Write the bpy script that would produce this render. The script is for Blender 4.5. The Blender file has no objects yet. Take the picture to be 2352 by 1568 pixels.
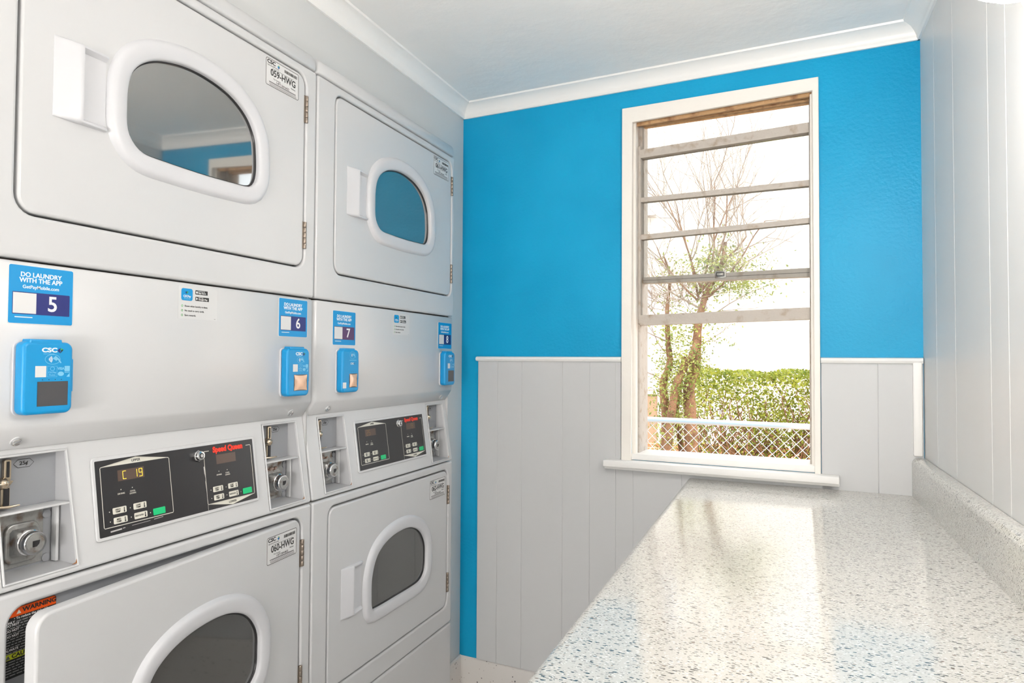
import bpy, bmesh, math, random
from math import radians as R, sin, cos, pi, sqrt
from mathutils import Vector, Matrix
random.seed(7)
S = bpy.context.scene
COL = S.collection

# ------------------------------------------------------------------ camera, world, sun, lamps, exposure
cam_data = bpy.data.cameras.new('camera')
cam = bpy.data.objects.new('camera', cam_data); COL.objects.link(cam)
cam_data.sensor_width = 36.0
cam_data.lens = 36.0 * 1564.8 / 2352.0
cam_data.clip_start = 0.02; cam_data.clip_end = 200
_y, _p, _r = R(21.681), R(1.527), R(0.309)
_f = Vector((-sin(_y)*cos(_p), cos(_y)*cos(_p), sin(_p)))
_rt = Vector((cos(_y), sin(_y), 0)); _up = _rt.cross(_f)
_rx = cos(_r)*_rt + sin(_r)*_up; _ux = -sin(_r)*_rt + cos(_r)*_up
cam.matrix_world = Matrix(((_rx.x, _ux.x, -_f.x, 0), (_rx.y, _ux.y, -_f.y, 0), (_rx.z, _ux.z, -_f.z, 1.28), (0, 0, 0, 1)))
S.camera = cam

W = bpy.data.worlds.new('sky'); S.world = W; W.use_nodes = True
wn = W.node_tree.nodes; wl = W.node_tree.links
bg = wn['Background']
sky = wn.new('ShaderNodeTexSky'); sky.sky_type = 'HOSEK_WILKIE'; sky.turbidity = 3.2; sky.ground_albedo = 0.5
sky.sun_direction = Vector((0.35, -0.62, 0.70)).normalized()
wmix = wn.new('ShaderNodeMixRGB'); wmix.inputs[0].default_value = 0.72; wmix.inputs[2].default_value = (0.95, 0.98, 1.0, 1)
wl.new(sky.outputs[0], wmix.inputs[1]); wl.new(wmix.outputs[0], bg.inputs[0])
bg.inputs[1].default_value = 3.1

sun_d = bpy.data.lights.new('sun', 'SUN'); sun_d.energy = 2.4; sun_d.angle = R(1.0); sun_d.color = (1, 0.95, 0.86)
sun = bpy.data.objects.new('sun', sun_d); COL.objects.link(sun)
sun.rotation_euler = Vector((0.35, -0.62, 0.70)).to_track_quat('Z', 'Y').to_euler()

S.view_settings.view_transform = 'Standard'; S.view_settings.look = 'None'
S.view_settings.gamma = 1.0; S.view_settings.use_curve_mapping = False
S.view_settings.exposure = 0.42
LAMP_E = (62.0, 120.0, 62.0)   # added fill globes, middle and rear; then the wall lamp (built further down)
S.cycles.max_bounces = 10; S.cycles.diffuse_bounces = 5; S.cycles.glossy_bounces = 5
S.cycles.transparent_max_bounces = 12; S.cycles.transmission_bounces = 6
S.cycles.sample_clamp_indirect = 6.0; S.cycles.use_denoising = True
S.cycles.use_adaptive_sampling = True; S.cycles.adaptive_threshold = 0.025
S.cycles.caustics_reflective = False; S.cycles.caustics_refractive = False

# ------------------------------------------------------------------ materials
def srgb(r, g, b):
    f = lambda c: (c/255/12.92) if c/255 <= 0.04045 else ((c/255+0.055)/1.055)**2.4
    return (f(r), f(g), f(b), 1)

MATS = {}
def P(name, col, rough=0.5, metal=0.0, coat=0.0, spec=0.5, bump=None, var=None, emis=None):
    if name in MATS: return MATS[name]
    m = bpy.data.materials.new(name); m.use_nodes = True; MATS[name] = m
    n = m.node_tree.nodes; l = m.node_tree.links; b = n['Principled BSDF']
    b.inputs['Base Color'].default_value = col
    b.inputs['Roughness'].default_value = rough
    b.inputs['Metallic'].default_value = metal
    b.inputs['Coat Weight'].default_value = coat
    b.inputs['Coat Roughness'].default_value = 0.12
    b.inputs['Specular IOR Level'].default_value = spec
    tc = n.new('ShaderNodeTexCoord')
    if var:      # (other colour, noise scale, low, high[, detail])
        nz = n.new('ShaderNodeTexNoise'); nz.inputs['Scale'].default_value = var[1]; nz.inputs['Detail'].default_value = var[4] if len(var) > 4 else 4
        rp = n.new('ShaderNodeMapRange'); rp.inputs[1].default_value = var[2]; rp.inputs[2].default_value = var[3]
        mx = n.new('ShaderNodeMixRGB'); mx.inputs[1].default_value = col; mx.inputs[2].default_value = var[0]
        l.new(tc.outputs['Object'], nz.inputs['Vector']); l.new(nz.outputs['Fac'], rp.inputs[0]); l.new(rp.outputs[0], mx.inputs[0]); l.new(mx.outputs[0], b.inputs['Base Color'])
    if bump:     # (scale, strength[, detail])
        nb = n.new('ShaderNodeTexNoise'); nb.inputs['Scale'].default_value = bump[0]; nb.inputs['Detail'].default_value = bump[2] if len(bump) > 2 else 3
        bp = n.new('ShaderNodeBump'); bp.inputs['Strength'].default_value = bump[1]; bp.inputs['Distance'].default_value = 0.01
        l.new(tc.outputs['Object'], nb.inputs['Vector']); l.new(nb.outputs['Fac'], bp.inputs['Height']); l.new(bp.outputs[0], b.inputs['Normal'])
    if emis:
        b.inputs['Emission Color'].default_value = emis[0]; b.inputs['Emission Strength'].default_value = emis[1]
    return m

def terrazzo(name, base, layers, rough, coat=0.0):
    m = bpy.data.materials.new(name); m.use_nodes = True; MATS[name] = m
    n = m.node_tree.nodes; l = m.node_tree.links; b = n['Principled BSDF']
    b.inputs['Roughness'].default_value = rough; b.inputs['Coat Weight'].default_value = coat; b.inputs['Coat Roughness'].default_value = 0.08
    tc = n.new('ShaderNodeTexCoord')
    last = None
    big = n.new('ShaderNodeTexNoise'); big.inputs['Scale'].default_value = 3.0
    l.new(tc.outputs['Object'], big.inputs['Vector'])
    bm_ = n.new('ShaderNodeMixRGB'); bm_.inputs[1].default_value = base; bm_.inputs[2].default_value = (base[0]*0.9, base[1]*0.9, base[2]*0.88, 1)
    l.new(big.outputs['Fac'], bm_.inputs[0]); last = bm_.outputs[0]
    for (scale, gate, thr, col, rot, stretch) in layers:
        nz = n.new('ShaderNodeTexNoise'); nz.inputs['Scale'].default_value = scale*0.35; nz.inputs['Detail'].default_value = 1
        sub = n.new('ShaderNodeVectorMath'); sub.operation = 'SUBTRACT'; sub.inputs[1].default_value = (0.5, 0.5, 0.5)
        mul = n.new('ShaderNodeVectorMath'); mul.operation = 'SCALE'; mul.inputs['Scale'].default_value = 1.3/scale
        add = n.new('ShaderNodeVectorMath'); add.operation = 'ADD'
        l.new(tc.outputs['Object'], nz.inputs['Vector']); l.new(nz.outputs['Color'], sub.inputs[0]); l.new(sub.outputs[0], mul.inputs[0])
        l.new(tc.outputs['Object'], add.inputs[0]); l.new(mul.outputs[0], add.inputs[1])
        mp = n.new('ShaderNodeMapping'); mp.inputs['Rotation'].default_value = rot; mp.inputs['Scale'].default_value = stretch
        l.new(add.outputs[0], mp.inputs['Vector'])
        v = n.new('ShaderNodeTexVoronoi'); v.inputs['Scale'].default_value = scale
        l.new(mp.outputs[0], v.inputs['Vector'])
        sp = n.new('ShaderNodeSeparateColor'); l.new(v.outputs['Color'], sp.inputs[0])
        g = n.new('ShaderNodeMath'); g.operation = 'LESS_THAN'; g.inputs[1].default_value = gate; l.new(sp.outputs[0], g.inputs[0])
        # fleck size differs from cell to cell
        sz = n.new('ShaderNodeMath'); sz.operation = 'MULTIPLY_ADD'; sz.inputs[1].default_value = thr; sz.inputs[2].default_value = thr*0.45; l.new(sp.outputs[1], sz.inputs[0])
        d = n.new('ShaderNodeMath'); d.operation = 'LESS_THAN'; l.new(v.outputs['Distance'], d.inputs[0]); l.new(sz.outputs[0], d.inputs[1])
        mu = n.new('ShaderNodeMath'); mu.operation = 'MULTIPLY'; l.new(g.outputs[0], mu.inputs[0]); l.new(d.outputs[0], mu.inputs[1])
        mx = n.new('ShaderNodeMixRGB'); mx.inputs[2].default_value = col
        l.new(mu.outputs[0], mx.inputs[0]); l.new(last, mx.inputs[1]); last = mx.outputs[0]
    l.new(last, b.inputs['Base Color'])
    return m

enamel = P('white_enamel', (0.60, 0.605, 0.615, 1), 0.28, coat=0.25, bump=(3.0, 0.02))
enamel_panel = P('control_enamel', (0.62, 0.625, 0.635, 1), 0.4)
plastic = P('white_plastic', (0.615, 0.62, 0.645, 1), 0.35)
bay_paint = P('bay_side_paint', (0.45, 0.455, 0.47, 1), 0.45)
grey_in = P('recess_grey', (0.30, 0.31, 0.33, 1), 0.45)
gap = P('dark_gap', (0.10, 0.085, 0.07, 1), 0.8)
black = P('black_panel', (0.022, 0.021, 0.023, 1), 0.32)
blackink = P('black_ink', (0.02, 0.02, 0.02, 1), 0.6)
greyink = P('grey_ink', (0.16, 0.16, 0.17, 1), 0.6)
ivory = P('ivory_print', (0.72, 0.70, 0.62, 1), 0.5)
whiteink = P('white_ink', (0.85, 0.85, 0.85, 1), 0.5)
green = P('green_button', srgb(20, 190, 120), 0.45)
red = P('red_print', srgb(235, 60, 40), 0.5)
amber = P('amber_digits', srgb(240, 200, 60), 0.5, emis=(srgb(255, 205, 60), 0.9))
amber_dim = P('amber_digits_dim', srgb(130, 100, 60), 0.5, emis=(srgb(210, 150, 70), 0.12))
disp = P('display_window', (0.10, 0.065, 0.05, 1), 0.3)
reader_blue = P('reader_blue', srgb(0, 140, 200), 0.38)
sticker_blue = P('sticker_blue', srgb(0, 138, 200), 0.4)
pale_blue = P('pale_blue_print', srgb(120, 190, 225), 0.5)
navy = P('navy_print', srgb(32, 40, 110), 0.4)
plum = P('plum_print', srgb(82, 50, 92), 0.4)
logo_green = P('logo_green', srgb(60, 165, 70), 0.5)
paper = P('white_label', (0.70, 0.70, 0.70, 1), 0.5)
clearpaper = P('clear_label', (0.635, 0.64, 0.645, 1), 0.4)
screen = P('reader_screen', (0.07, 0.07, 0.075, 1), 0.25)
screen_film = P('reader_screen_film', srgb(215, 180, 155), 0.2, metal=0.3, bump=(25, 0.12))
orange = P('warning_orange', srgb(240, 90, 20), 0.45)
yellow = P('caution_yellow', srgb(205, 215, 60), 0.45)
steel = P('worn_steel', (0.42, 0.42, 0.41, 1), 0.38, metal=0.7, var=((0.17, 0.11, 0.07, 1), 55, 0.47, 0.68), bump=(60, 0.2))
chrome = P('chrome', (0.72, 0.72, 0.73, 1), 0.14, metal=1.0)
brasschrome = P('brassy_chrome', (0.62, 0.52, 0.40, 1), 0.2, metal=1.0)
hinge_m = P('hinge_metal', (0.30, 0.25, 0.21, 1), 0.4, metal=0.8)
corroded = P('flaking_metal', (0.62, 0.50, 0.44, 1), 0.6, metal=0.3, var=((0.2, 0.08, 0.04, 1), 150, 0.45, 0.6), bump=(200, 0.8))
rust = P('rust_stain', (0.32, 0.14, 0.05, 1), 0.8)

def window_glass_mat(name, k):
    m = bpy.data.materials.new(name); m.use_nodes = True
    n = m.node_tree.nodes; l = m.node_tree.links; b = n['Principled BSDF']
    b.inputs['Base Color'].default_value = (0.05, 0.05, 0.05, 1); b.inputs['Roughness'].default_value = 0.06
    gl = n.new('ShaderNodeBsdfGlossy'); gl.inputs['Color'].default_value = (0.95, 0.95, 0.93, 1); gl.inputs['Roughness'].default_value = 0.035
    mx = n.new('ShaderNodeMixShader'); mx.inputs[0].default_value = k
    l.new(b.outputs[0], mx.inputs[1]); l.new(gl.outputs[0], mx.inputs[2]); l.new(mx.outputs[0], n['Material Output'].inputs[0])
    return m
door_glass = window_glass_mat('dryer_door_glass', 0.36); dimmed_glass = window_glass_mat('lower_door_glass', 0.10)  # lower doors: same glass, mirror share cut to darken the reflection

def pane_mat():
    m = bpy.data.materials.new('clear_pane'); m.use_nodes = True
    n = m.node_tree.nodes; l = m.node_tree.links; n.remove(n['Principled BSDF'])
    tr = n.new('ShaderNodeBsdfTransparent'); tr.inputs[0].default_value = (0.97, 0.975, 0.97, 1)
    gl = n.new('ShaderNodeBsdfGlossy'); gl.inputs['Roughness'].default_value = 0.02
    fr = n.new('ShaderNodeFresnel'); fr.inputs[0].default_value = 1.45
    mx = n.new('ShaderNodeMixShader'); l.new(fr.outputs[0], mx.inputs[0]); l.new(tr.outputs[0], mx.inputs[1]); l.new(gl.outputs[0], mx.inputs[2])
    l.new(mx.outputs[0], n['Material Output'].inputs[0]); return m
pane_m = pane_mat()

wall_grey = P('grey_wall_paint', (0.62, 0.63, 0.63, 1), 0.55, bump=(25, 0.06))
wains_grey = P('grey_panel_paint', (0.585, 0.59, 0.595, 1), 0.42, bump=(18, 0.05))
wall_white = P('pale_wall_paint', (0.72, 0.715, 0.705, 1), 0.42, bump=(14, 0.05))
blue_wall = P('blue_wall_paint', srgb(0, 147, 193), 0.42, spec=0.28, bump=(110, 0.14, 3), var=(srgb(16, 160, 206), 2.2, 0.35, 0.7, 3))
white_trim = P('white_trim_paint', (0.89, 0.88, 0.86, 1), 0.4, bump=(40, 0.08))
ceil_m = P('ceiling_plaster', (0.90, 0.895, 0.88, 1), 0.6, bump=(16, 0.35, 5))
casing_m = P('cream_casing_paint', (0.90, 0.86, 0.80, 1), 0.45, bump=(60, 0.15))
sash_m = P('weathered_sash_paint', (0.52, 0.47, 0.42, 1), 0.6, bump=(80, 0.3), var=((0.36, 0.27, 0.19, 1), 30, 0.55, 0.75))
barewood = P('bare_wood', srgb(205, 165, 120), 0.6, bump=(70, 0.4), var=(srgb(150, 105, 70), 40, 0.5, 0.75))
counter_m = terrazzo('speckled_counter', (0.635, 0.62, 0.585, 1), [
    (430, 0.60, 0.34, (0.52, 0.50, 0.46, 1), (0, 0, 0.5), (0.7, 1, 1)),
    (420, 0.40, 0.30, (0.84, 0.83, 0.80, 1), (0, 0, -0.6), (0.6, 1, 1)),
    (390, 0.38, 0.30, (0.24, 0.23, 0.22, 1), (0, 0, -0.35), (0.5, 1.3, 1)),
    (265, 0.32, 0.29, (0.035, 0.04, 0.042, 1), (0, 0, -0.45), (0.45, 1.3, 1)),
    (340, 0.24, 0.27, (0.05, 0.05, 0.05, 1), (0, 0, 0.9), (0.5, 1.4, 1)),
    (280, 0.08, 0.24, (0.18, 0.12, 0.08, 1), (0, 0, 0.4), (0.5, 1.2, 1))], 0.12, 0.3)
floor_m = terrazzo('speckled_floor', (0.74, 0.71, 0.69, 1), [
    (120, 0.10, 0.24, (0.16, 0.15, 0.15, 1), (0, 0, 0.3), (1, 1, 1)),
    (160, 0.12, 0.22, (0.40, 0.33, 0.30, 1), (0, 0, 0.9), (1, 1, 1))], 0.4)
caulk = P('dirty_caulk', (0.42, 0.36, 0.31, 1), 0.7)

# ------------------------------------------------------------------ mesh helpers
MX = {'dryer': lambda x, y, h: (h, x, y),          # plan (x = along the wall, y = up, h = out of the front)
      'back': lambda x, y, h: (x, -h, y),
      'flat': lambda x, y, h: (x, y, h)}

class MB:
    def __init__(s): s.v = []; s.f = []; s.m = []; s.mats = []
    def mi(s, mat):
        if mat not in s.mats: s.mats.append(mat)
        return s.mats.index(mat)
    def add(s, verts, faces, mat):
        o = len(s.v); k = s.mi(mat)
        s.v.extend([tuple(v) for v in verts])
        for f in faces: s.f.append([i+o for i in f]); s.m.append(k)
        return s
    def box(s, x0, x1, y0, y1, z0, z1, mat, bevel=0.0, seg=2):
        bm = bmesh.new(); bmesh.ops.create_cube(bm, size=1.0)
        for v in bm.verts:
            v.co = Vector(((x0+x1)/2+v.co.x*(x1-x0), (y0+y1)/2+v.co.y*(y1-y0), (z0+z1)/2+v.co.z*(z1-z0)))
        if bevel > 0: bmesh.ops.bevel(bm, geom=bm.edges[:], offset=bevel, segments=seg, profile=0.5, affect='EDGES')
        s._bm(bm, mat); return s
    def _bm(s, bm, mat):
        bm.verts.ensure_lookup_table(); bm.verts.index_update()
        s.add([v.co.copy() for v in bm.verts], [[v.index for v in f.verts] for f in bm.faces], mat); bm.free()
    def _me(s, me, mat, mp):
        s.add([mp(*v.co) for v in me.vertices], [list(p.vertices) for p in me.polygons], mat); bpy.data.meshes.remove(me)
    def plate(s, outlines, h0, h1, mat, mp, bevel=0.0, res=2):
        """a plate with (first) outer outline and holes, from h0 to h1, rims rounded by bevel"""
        c = bpy.data.curves.new('tmp', 'CURVE'); c.dimensions = '2D'; c.fill_mode = 'BOTH'
        c.extrude = max((h1-h0)/2 - bevel, 0.00001); c.bevel_depth = bevel; c.bevel_resolution = res; c.offset = -bevel
        for o in outlines:
            sp = c.splines.new('POLY'); sp.points.add(len(o)-1)
            for p, q in zip(sp.points, o): p.co = (q[0], q[1], 0, 1)
            sp.use_cyclic_u = True
        ob = bpy.data.objects.new('tmp', c); me = bpy.data.meshes.new_from_object(ob)
        bpy.data.objects.remove(ob); bpy.data.curves.remove(c)
        hm = (h0+h1)/2
        s._me(me, mat, lambda x, y, z: mp(x, y, z+hm)); return s
    def flat(s, outline, h, mat, mp):
        s.add([mp(x, y, h) for x, y in outline], [list(range(len(outline)))], mat); return s
    def text(s, body, x, y, size, h, mat, mp, align='CENTER', bold=0.0, xs=1.0, thick=0.0001, shear=0.0, spacing=1.0):
        c = bpy.data.curves.new('tmp', 'FONT'); c.body = body; c.size = size; c.align_x = align; c.align_y = 'CENTER'
        c.offset = bold*size; c.extrude = thick; c.shear = shear; c.space_character = spacing; c.resolution_u = 4
        ob = bpy.data.objects.new('tmp', c); me = bpy.data.meshes.new_from_object(ob)
        bpy.data.objects.remove(ob); bpy.data.curves.remove(c)
        s._me(me, mat, lambda a, b, z: mp(x+a*xs, y+b, z+h)); return s
    def line(s, pts, w, h, mat, mp, closed=False):
        """a printed line: a flat ribbon along pts"""
        n = len(pts); L = []; Rr = []
        for i in range(n):
            a = pts[(i-1) % n] if (closed or i > 0) else pts[i]; b = pts[(i+1) % n] if (closed or i < n-1) else pts[i]
            dx, dy = b[0]-a[0], b[1]-a[1]; q = math.hypot(dx, dy) or 1
            nx, ny = -dy/q*w/2, dx/q*w/2
            L.append(mp(pts[i][0]+nx, pts[i][1]+ny, h)); Rr.append(mp(pts[i][0]-nx, pts[i][1]-ny, h))
        F = [[i, n+i, n+(i+1) % n, (i+1) % n] for i in range(n if closed else n-1)]
        s.add(L+Rr, F, mat); return s
    def loft(s, loops, mat, cap0=False, cap1=False, closed=True):
        n = len(loops[0]); V = [p for lp in loops for p in lp]; F = []
        for k in range(len(loops)-1):
            for i in range(n if closed else n-1):
                j = (i+1) % n
                F.append([k*n+i, k*n+j, (k+1)*n+j, (k+1)*n+i])
        if cap0: F.append(list(range(n))[::-1])
        if cap1: F.append([(len(loops)-1)*n+i for i in range(n)])
        s.add(V, F, mat); return s
    def tube(s, pts, rad, mat, sides=8, caps=True):
        if not hasattr(rad, '__len__'): rad = [rad]*len(pts)
        pts = [Vector(p) for p in pts]; loops = []
        t0 = (pts[1]-pts[0]).normalized(); ref = Vector((0, 0, 1)) if abs(t0.z) < 0.9 else Vector((1, 0, 0))
        for i, p in enumerate(pts):
            t = (pts[min(i+1, len(pts)-1)] - pts[max(i-1, 0)]).normalized()
            a = t.cross(ref).normalized(); b = t.cross(a)
            loops.append([p + rad[i]*(cos(2*pi*k/sides)*a + sin(2*pi*k/sides)*b) for k in range(sides)])
        s.loft(loops, mat, caps, caps); return s
    def lathe(s, prof, c, axis, mat, sides=24, cap=True):
        """prof: (distance along axis, radius)"""
        ax = Vector(axis).normalized(); ref = Vector((0, 0, 1)) if abs(ax.z) < 0.9 else Vector((1, 0, 0))
        a = ax.cross(ref).normalized(); b = ax.cross(a); c = Vector(c)
        s.loft([[c+ax*d+r*(cos(2*pi*k/sides)*a+sin(2*pi*k/sides)*b) for k in range(sides)] for d, r in prof], mat, cap, cap); return s
    def build(s, name, parent=None, mw=None, smooth=True, angle=38):
        me = bpy.data.meshes.new(name); me.from_pydata(s.v, [], s.f); me.validate()
        for m in s.mats: me.materials.append(m)
        if len(me.polygons) == len(s.m): me.polygons.foreach_set('material_index', s.m)
        bm = bmesh.new(); bm.from_mesh(me); bmesh.ops.recalc_face_normals(bm, faces=bm.faces) if s.__dict__.get('recalc') else None
        bm.to_mesh(me); bm.free()
        if smooth:
            me.polygons.foreach_set('use_smooth', [True]*len(me.polygons)); me.set_sharp_from_angle(angle=R(angle))
        me.update()
        o = bpy.data.objects.new(name, me); COL.objects.link(o)
        if parent: o.parent = parent
        if mw is not None: o.matrix_world = mw
        return o

def tag(o, label=None, cat=None, group=None, kind=None):
    if label: o['label'] = label
    if cat: o['category'] = cat
    if group: o['group'] = group
    if kind: o['kind'] = kind
    return o
def empty(name, loc, rot=(0, 0, 0)):
    o = bpy.data.objects.new(name, None); COL.objects.link(o); o.empty_display_size = 0.1
    o.location = loc; o.rotation_euler = rot; return o

def rrect(x0, x1, y0, y1, r, n=6):
    P_ = []
    rs = r if hasattr(r, '__len__') else (r, r, r, r)      # corner radii: lower left, lower right, upper right, upper left
    for (cx, cy, a, q) in ((x0, y0, pi, 0), (x1, y0, 1.5*pi, 1), (x1, y1, 0, 2), (x0, y1, 0.5*pi, 3)):
        k = max(rs[q], 1e-5); ox = cx + (k if q in (0, 3) else -k); oy = cy + (k if q in (0, 1) else -k)
        for i in range(n+1):
            t = a + i*(pi/2)/n; P_.append((ox+k*cos(t), oy+k*sin(t)))
    return P_
def resample(pts, N):
    """closed Catmull-Rom through pts, N even points"""
    n = len(pts); dense = []
    for i in range(n):
        p0, p1, p2, p3 = (Vector(pts[(i+k-1) % n]) for k in range(4))
        for j in range(12):
            t = j/12
            dense.append(0.5*((2*p1)+(-p0+p2)*t+(2*p0-5*p1+4*p2-p3)*t*t+(-p0+3*p1-3*p2+p3)*t**3))
    L = [0]
    for i in range(len(dense)): L.append(L[-1]+(dense[(i+1) % len(dense)]-dense[i]).length)
    out = []; k = 0
    for q in range(N):
        d = L[-1]*q/N
        while L[k+1] < d: k += 1
        a, b = dense[k], dense[(k+1) % len(dense)]; out.append(a.lerp(b, (d-L[k])/max(L[k+1]-L[k], 1e-9)))
    return out
def offset(loop, d):
    n = len(loop); area = sum(loop[i].x*loop[(i+1) % n].y-loop[(i+1) % n].x*loop[i].y for i in range(n))
    sg = 1 if area > 0 else -1; out = []
    for i in range(n):
        t = (loop[(i+1) % n]-loop[i-1]).normalized(); out.append(loop[i]+Vector((t.y, -t.x))*d*sg)
    return out

# ------------------------------------------------------------------ room shell
D0 = 1.9857; SK = 0.0813
BR = -math.atan(SK)                    # the window wall stands a little askew to the dryer row
BM = Matrix.Translation((0, D0, 0)) @ Matrix.Rotation(BR, 4, 'Z')
KX = sqrt(1+SK*SK)                     # world X -> distance along the wall
bx = lambda X: X*KX
BK = MX['back']
XL = -1.0035; XR = 0.326; CZ = 2.135; YB = -2.3
wx = [(-0.4175, 0.0775), (0.988, 2.034)]        # window opening: X range, z range
st = lambda o: tag(o, kind='structure')

m = MB(); m.box(-1.9, 0.6, YB-0.2, 2.3, -0.1, 0.0, floor_m); st(m.build('floor', smooth=False))
m = MB(); m.box(XL-0.15, 0.6, YB-0.2, 2.3, CZ, CZ+0.1, ceil_m); st(m.build('ceiling', smooth=False))
# window wall
m = MB()
m.plate([[(bx(-1.25), 0), (bx(0.5), 0), (bx(0.5), CZ), (bx(-1.25), CZ)],
         [(bx(wx[0][0]), wx[1][0]), (bx(wx[0][1]), wx[1][0]), (bx(wx[0][1]), wx[1][1]), (bx(wx[0][0]), wx[1][1])]], -0.14, 0.0, blue_wall, BK)
wall_back = st(m.build('wall_back', mw=BM))
# exterior render of the same wall is brick painted white: a thin skin outside
# wainscot on the lower wall, with grooves, cut round the window
m = MB()
grooves = [-0.935, -0.8628, -0.7752, -0.6362, -0.5475, -0.4654]
zt = 1.283
def board(a, b, z0, z1): m.box(bx(a)+0.0005, bx(b)-0.0005, -0.008, 0.0, z0, z1, wains_grey, 0.0008, 1)
for a, b in zip(grooves[:-1], grooves[1:]): board(a, b, 0.302, zt)
for a, b in ((-0.4654, -0.4117), (-0.4117, -0.27), (-0.27, -0.13), (-0.13, 0.0), (0.0, 0.12)): board(a, b, 0.302, 0.972)
for a, b in ((0.094, 0.2255), (0.2255, 0.3245)): board(a, b, 0.90 if a < 0.1 else 0.302, zt)
m.box(bx(-0.936), bx(0.3245), -0.0068, 0.0, 0.302, 0.96, wains_grey)
m.box(bx(-0.936), bx(-0.45), -0.0068, 0.0, 0.95, zt, wains_grey); m.box(bx(0.094), bx(0.3245), -0.0068, 0.0, 0.95, zt, wains_grey)
wains = m.build('wainscot_panel', wall_back); wains['label'] = 'grey painted vertical board panelling'
m = MB()
def rail(a, b):
    prof = [(0.0, 0.0), (0.0, 0.0145), (0.006, 0.0165), (0.014, 0.0145), (0.0175, 0.008), (0.014, 0.002), (0.0, 0.0)]
    m.loft([[(x, -p[0], zt-0.009+p[1]) for p in prof[:-1]] for x in (bx(a), bx(b))], white_trim, True, True)
rail(-0.941, -0.448); rail(0.094, 0.3245)
m.recalc = True
cr = m.build('chair_rail', wall_back); cr['label'] = 'white rounded nosing along the panelling top'
m = MB(); m.box(bx(0.3015), bx(0.322), -0.016, 0.0, 1.0455, zt-0.004, white_trim, 0.004)
st(m.build('trim_corner', mw=BM))
# right wall: vertical boards
m = MB()
ys = [2.02, 1.80, 1.6167, 1.3647, 1.265, 1.06, 0.88, 0.66, 0.5, 0.2, 0.0, -0.3, -0.55, -0.9, -1.1, -1.5, -1.8, -2.1, YB-0.1]
for a, b in zip(ys[:-1], ys[1:]): m.box(XR, XR+0.02, b+0.0008, a-0.0008, 0.0, CZ, wall_white, 0.001, 1)
m.box(XR+0.002, XR+0.1, YB-0.1, 2.02, 0.0, CZ, wall_white)
st(m.build('wall_right'))
# left wall with the niche that takes the two dryers
DY0, DW = 1.2384, 0.6864
ny0, ny1, nz = DY0-DW-0.006, DY0+DW+0.002, 1.952
m = MB(); PL = lambda x, y, h: (h, x, y)
m.plate([[(YB-0.1, 0), (ny0, 0), (ny0, nz), (ny1, nz), (ny1, 0), (2.12, 0), (2.12, CZ), (YB-0.1, CZ)]], XL-0.1, XL, wall_grey, PL)
m.box(-1.88, -1.80, ny0-0.02, ny1+0.1, 0, CZ, wall_grey)
st(m.build('wall_left'))
m = MB(); m.box(XL-0.1, XR+0.1, YB-0.1, YB, 0, CZ, wall_white); st(m.build('wall_rear'))
# cove base in the same speckled finish as the floor
m = MB()
cove = [(0.0, 0.30), (0.004, 0.302), (0.008, 0.298), (0.010, 0.06), (0.016, 0.03), (0.030, 0.010), (0.055, 0.0), (0.0, 0.0)]
m.loft([[(x, -p[0], p[1]) for p in cove] for x in (bx(XL)-0.02, bx(XR))], floor_m, True, True); m.recalc = True
st(m.build('baseboard_back', mw=BM))
m = MB()
m.loft([[(XL+p[0], y, p[1]) for p in cove] for y in (ny1+0.001, 2.07)], floor_m, True, True); m.recalc = True
st(m.build('baseboard_left'))
# crown moulding, one run per wall
crown = [(0.0, -0.043), (0.006, -0.043), (0.008, -0.039), (0.0095, -0.036), (0.009, -0.034), (0.015, -0.022), (0.024, -0.012), (0.036, -0.006), (0.041, -0.005), (0.043, 0.0), (0.0, 0.0)]
def crown_run(name, a, b, inward):
    a, b, inward = Vector(a), Vector(b), Vector(inward); mm = MB(); mm.recalc = True
    mm.loft([[q + inward*p[0] + Vector((0, 0, CZ+p[1])) for p in crown] for q in (a, b)], white_trim, True, True)
    st(mm.build(name, angle=50))
wy = lambda X: D0-SK*X
crown_run('trim_crown_back', (XL, wy(XL), 0), (XR, wy(XR), 0), Vector((-SK, -1, 0)).normalized())
crown_run('trim_crown_left', (XL, YB, 0), (XL, wy(XL), 0), (1, 0, 0))
crown_run('trim_crown_right', (XR, YB, 0), (XR, wy(XR), 0), (-1, 0, 0))

# ------------------------------------------------------------------ lamps; the pendants are added fill light behind the camera

def pendant(loc, label, k, drop=0.0):  # added for fill light; no such fixture is known here
    globe_m = P('fill_globe_%s' % 'abc'[k], (0.9, 0.9, 0.88, 1), 0.4, emis=((1.0, 0.97, 0.94, 1), LAMP_E[k]))
    t = empty('fill_pendant_lamp', loc); tag(t, label, 'lamp')
    m = MB(); m.lathe([(0, 0.05), (0.015, 0.05), (0.03, 0.02), (0.032, 0.008)], (0, 0, 0), (0, 0, -1), white_trim, 24); m.build('ceiling_rose', t)
    m = MB(); m.tube([(0, 0, -0.03), (0, 0, -0.24-drop)], 0.003, white_trim, 8); m.build('cord', t)
    m = MB(); m.lathe([(0.235, 0.012), (0.24, 0.03), (0.265, 0.032)], (0, 0, -drop), (0, 0, -1), white_trim, 24); m.build('lamp_holder', t)
    m = MB(); m.lathe([(0.34-0.09*cos(a*pi/14), 0.09*sin(a*pi/14)) for a in range(2, 15)], (0, 0, -drop), (0, 0, -1), globe_m, 28, False); m.build('globe', t)
pendant((-0.30, -0.90, CZ), 'added white globe pendant lamp for fill light, behind the camera', 0, 0.75)
pendant((-0.25, -1.85, CZ), 'added white globe pendant lamp for fill light, at the rear', 1, 0.75)

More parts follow.
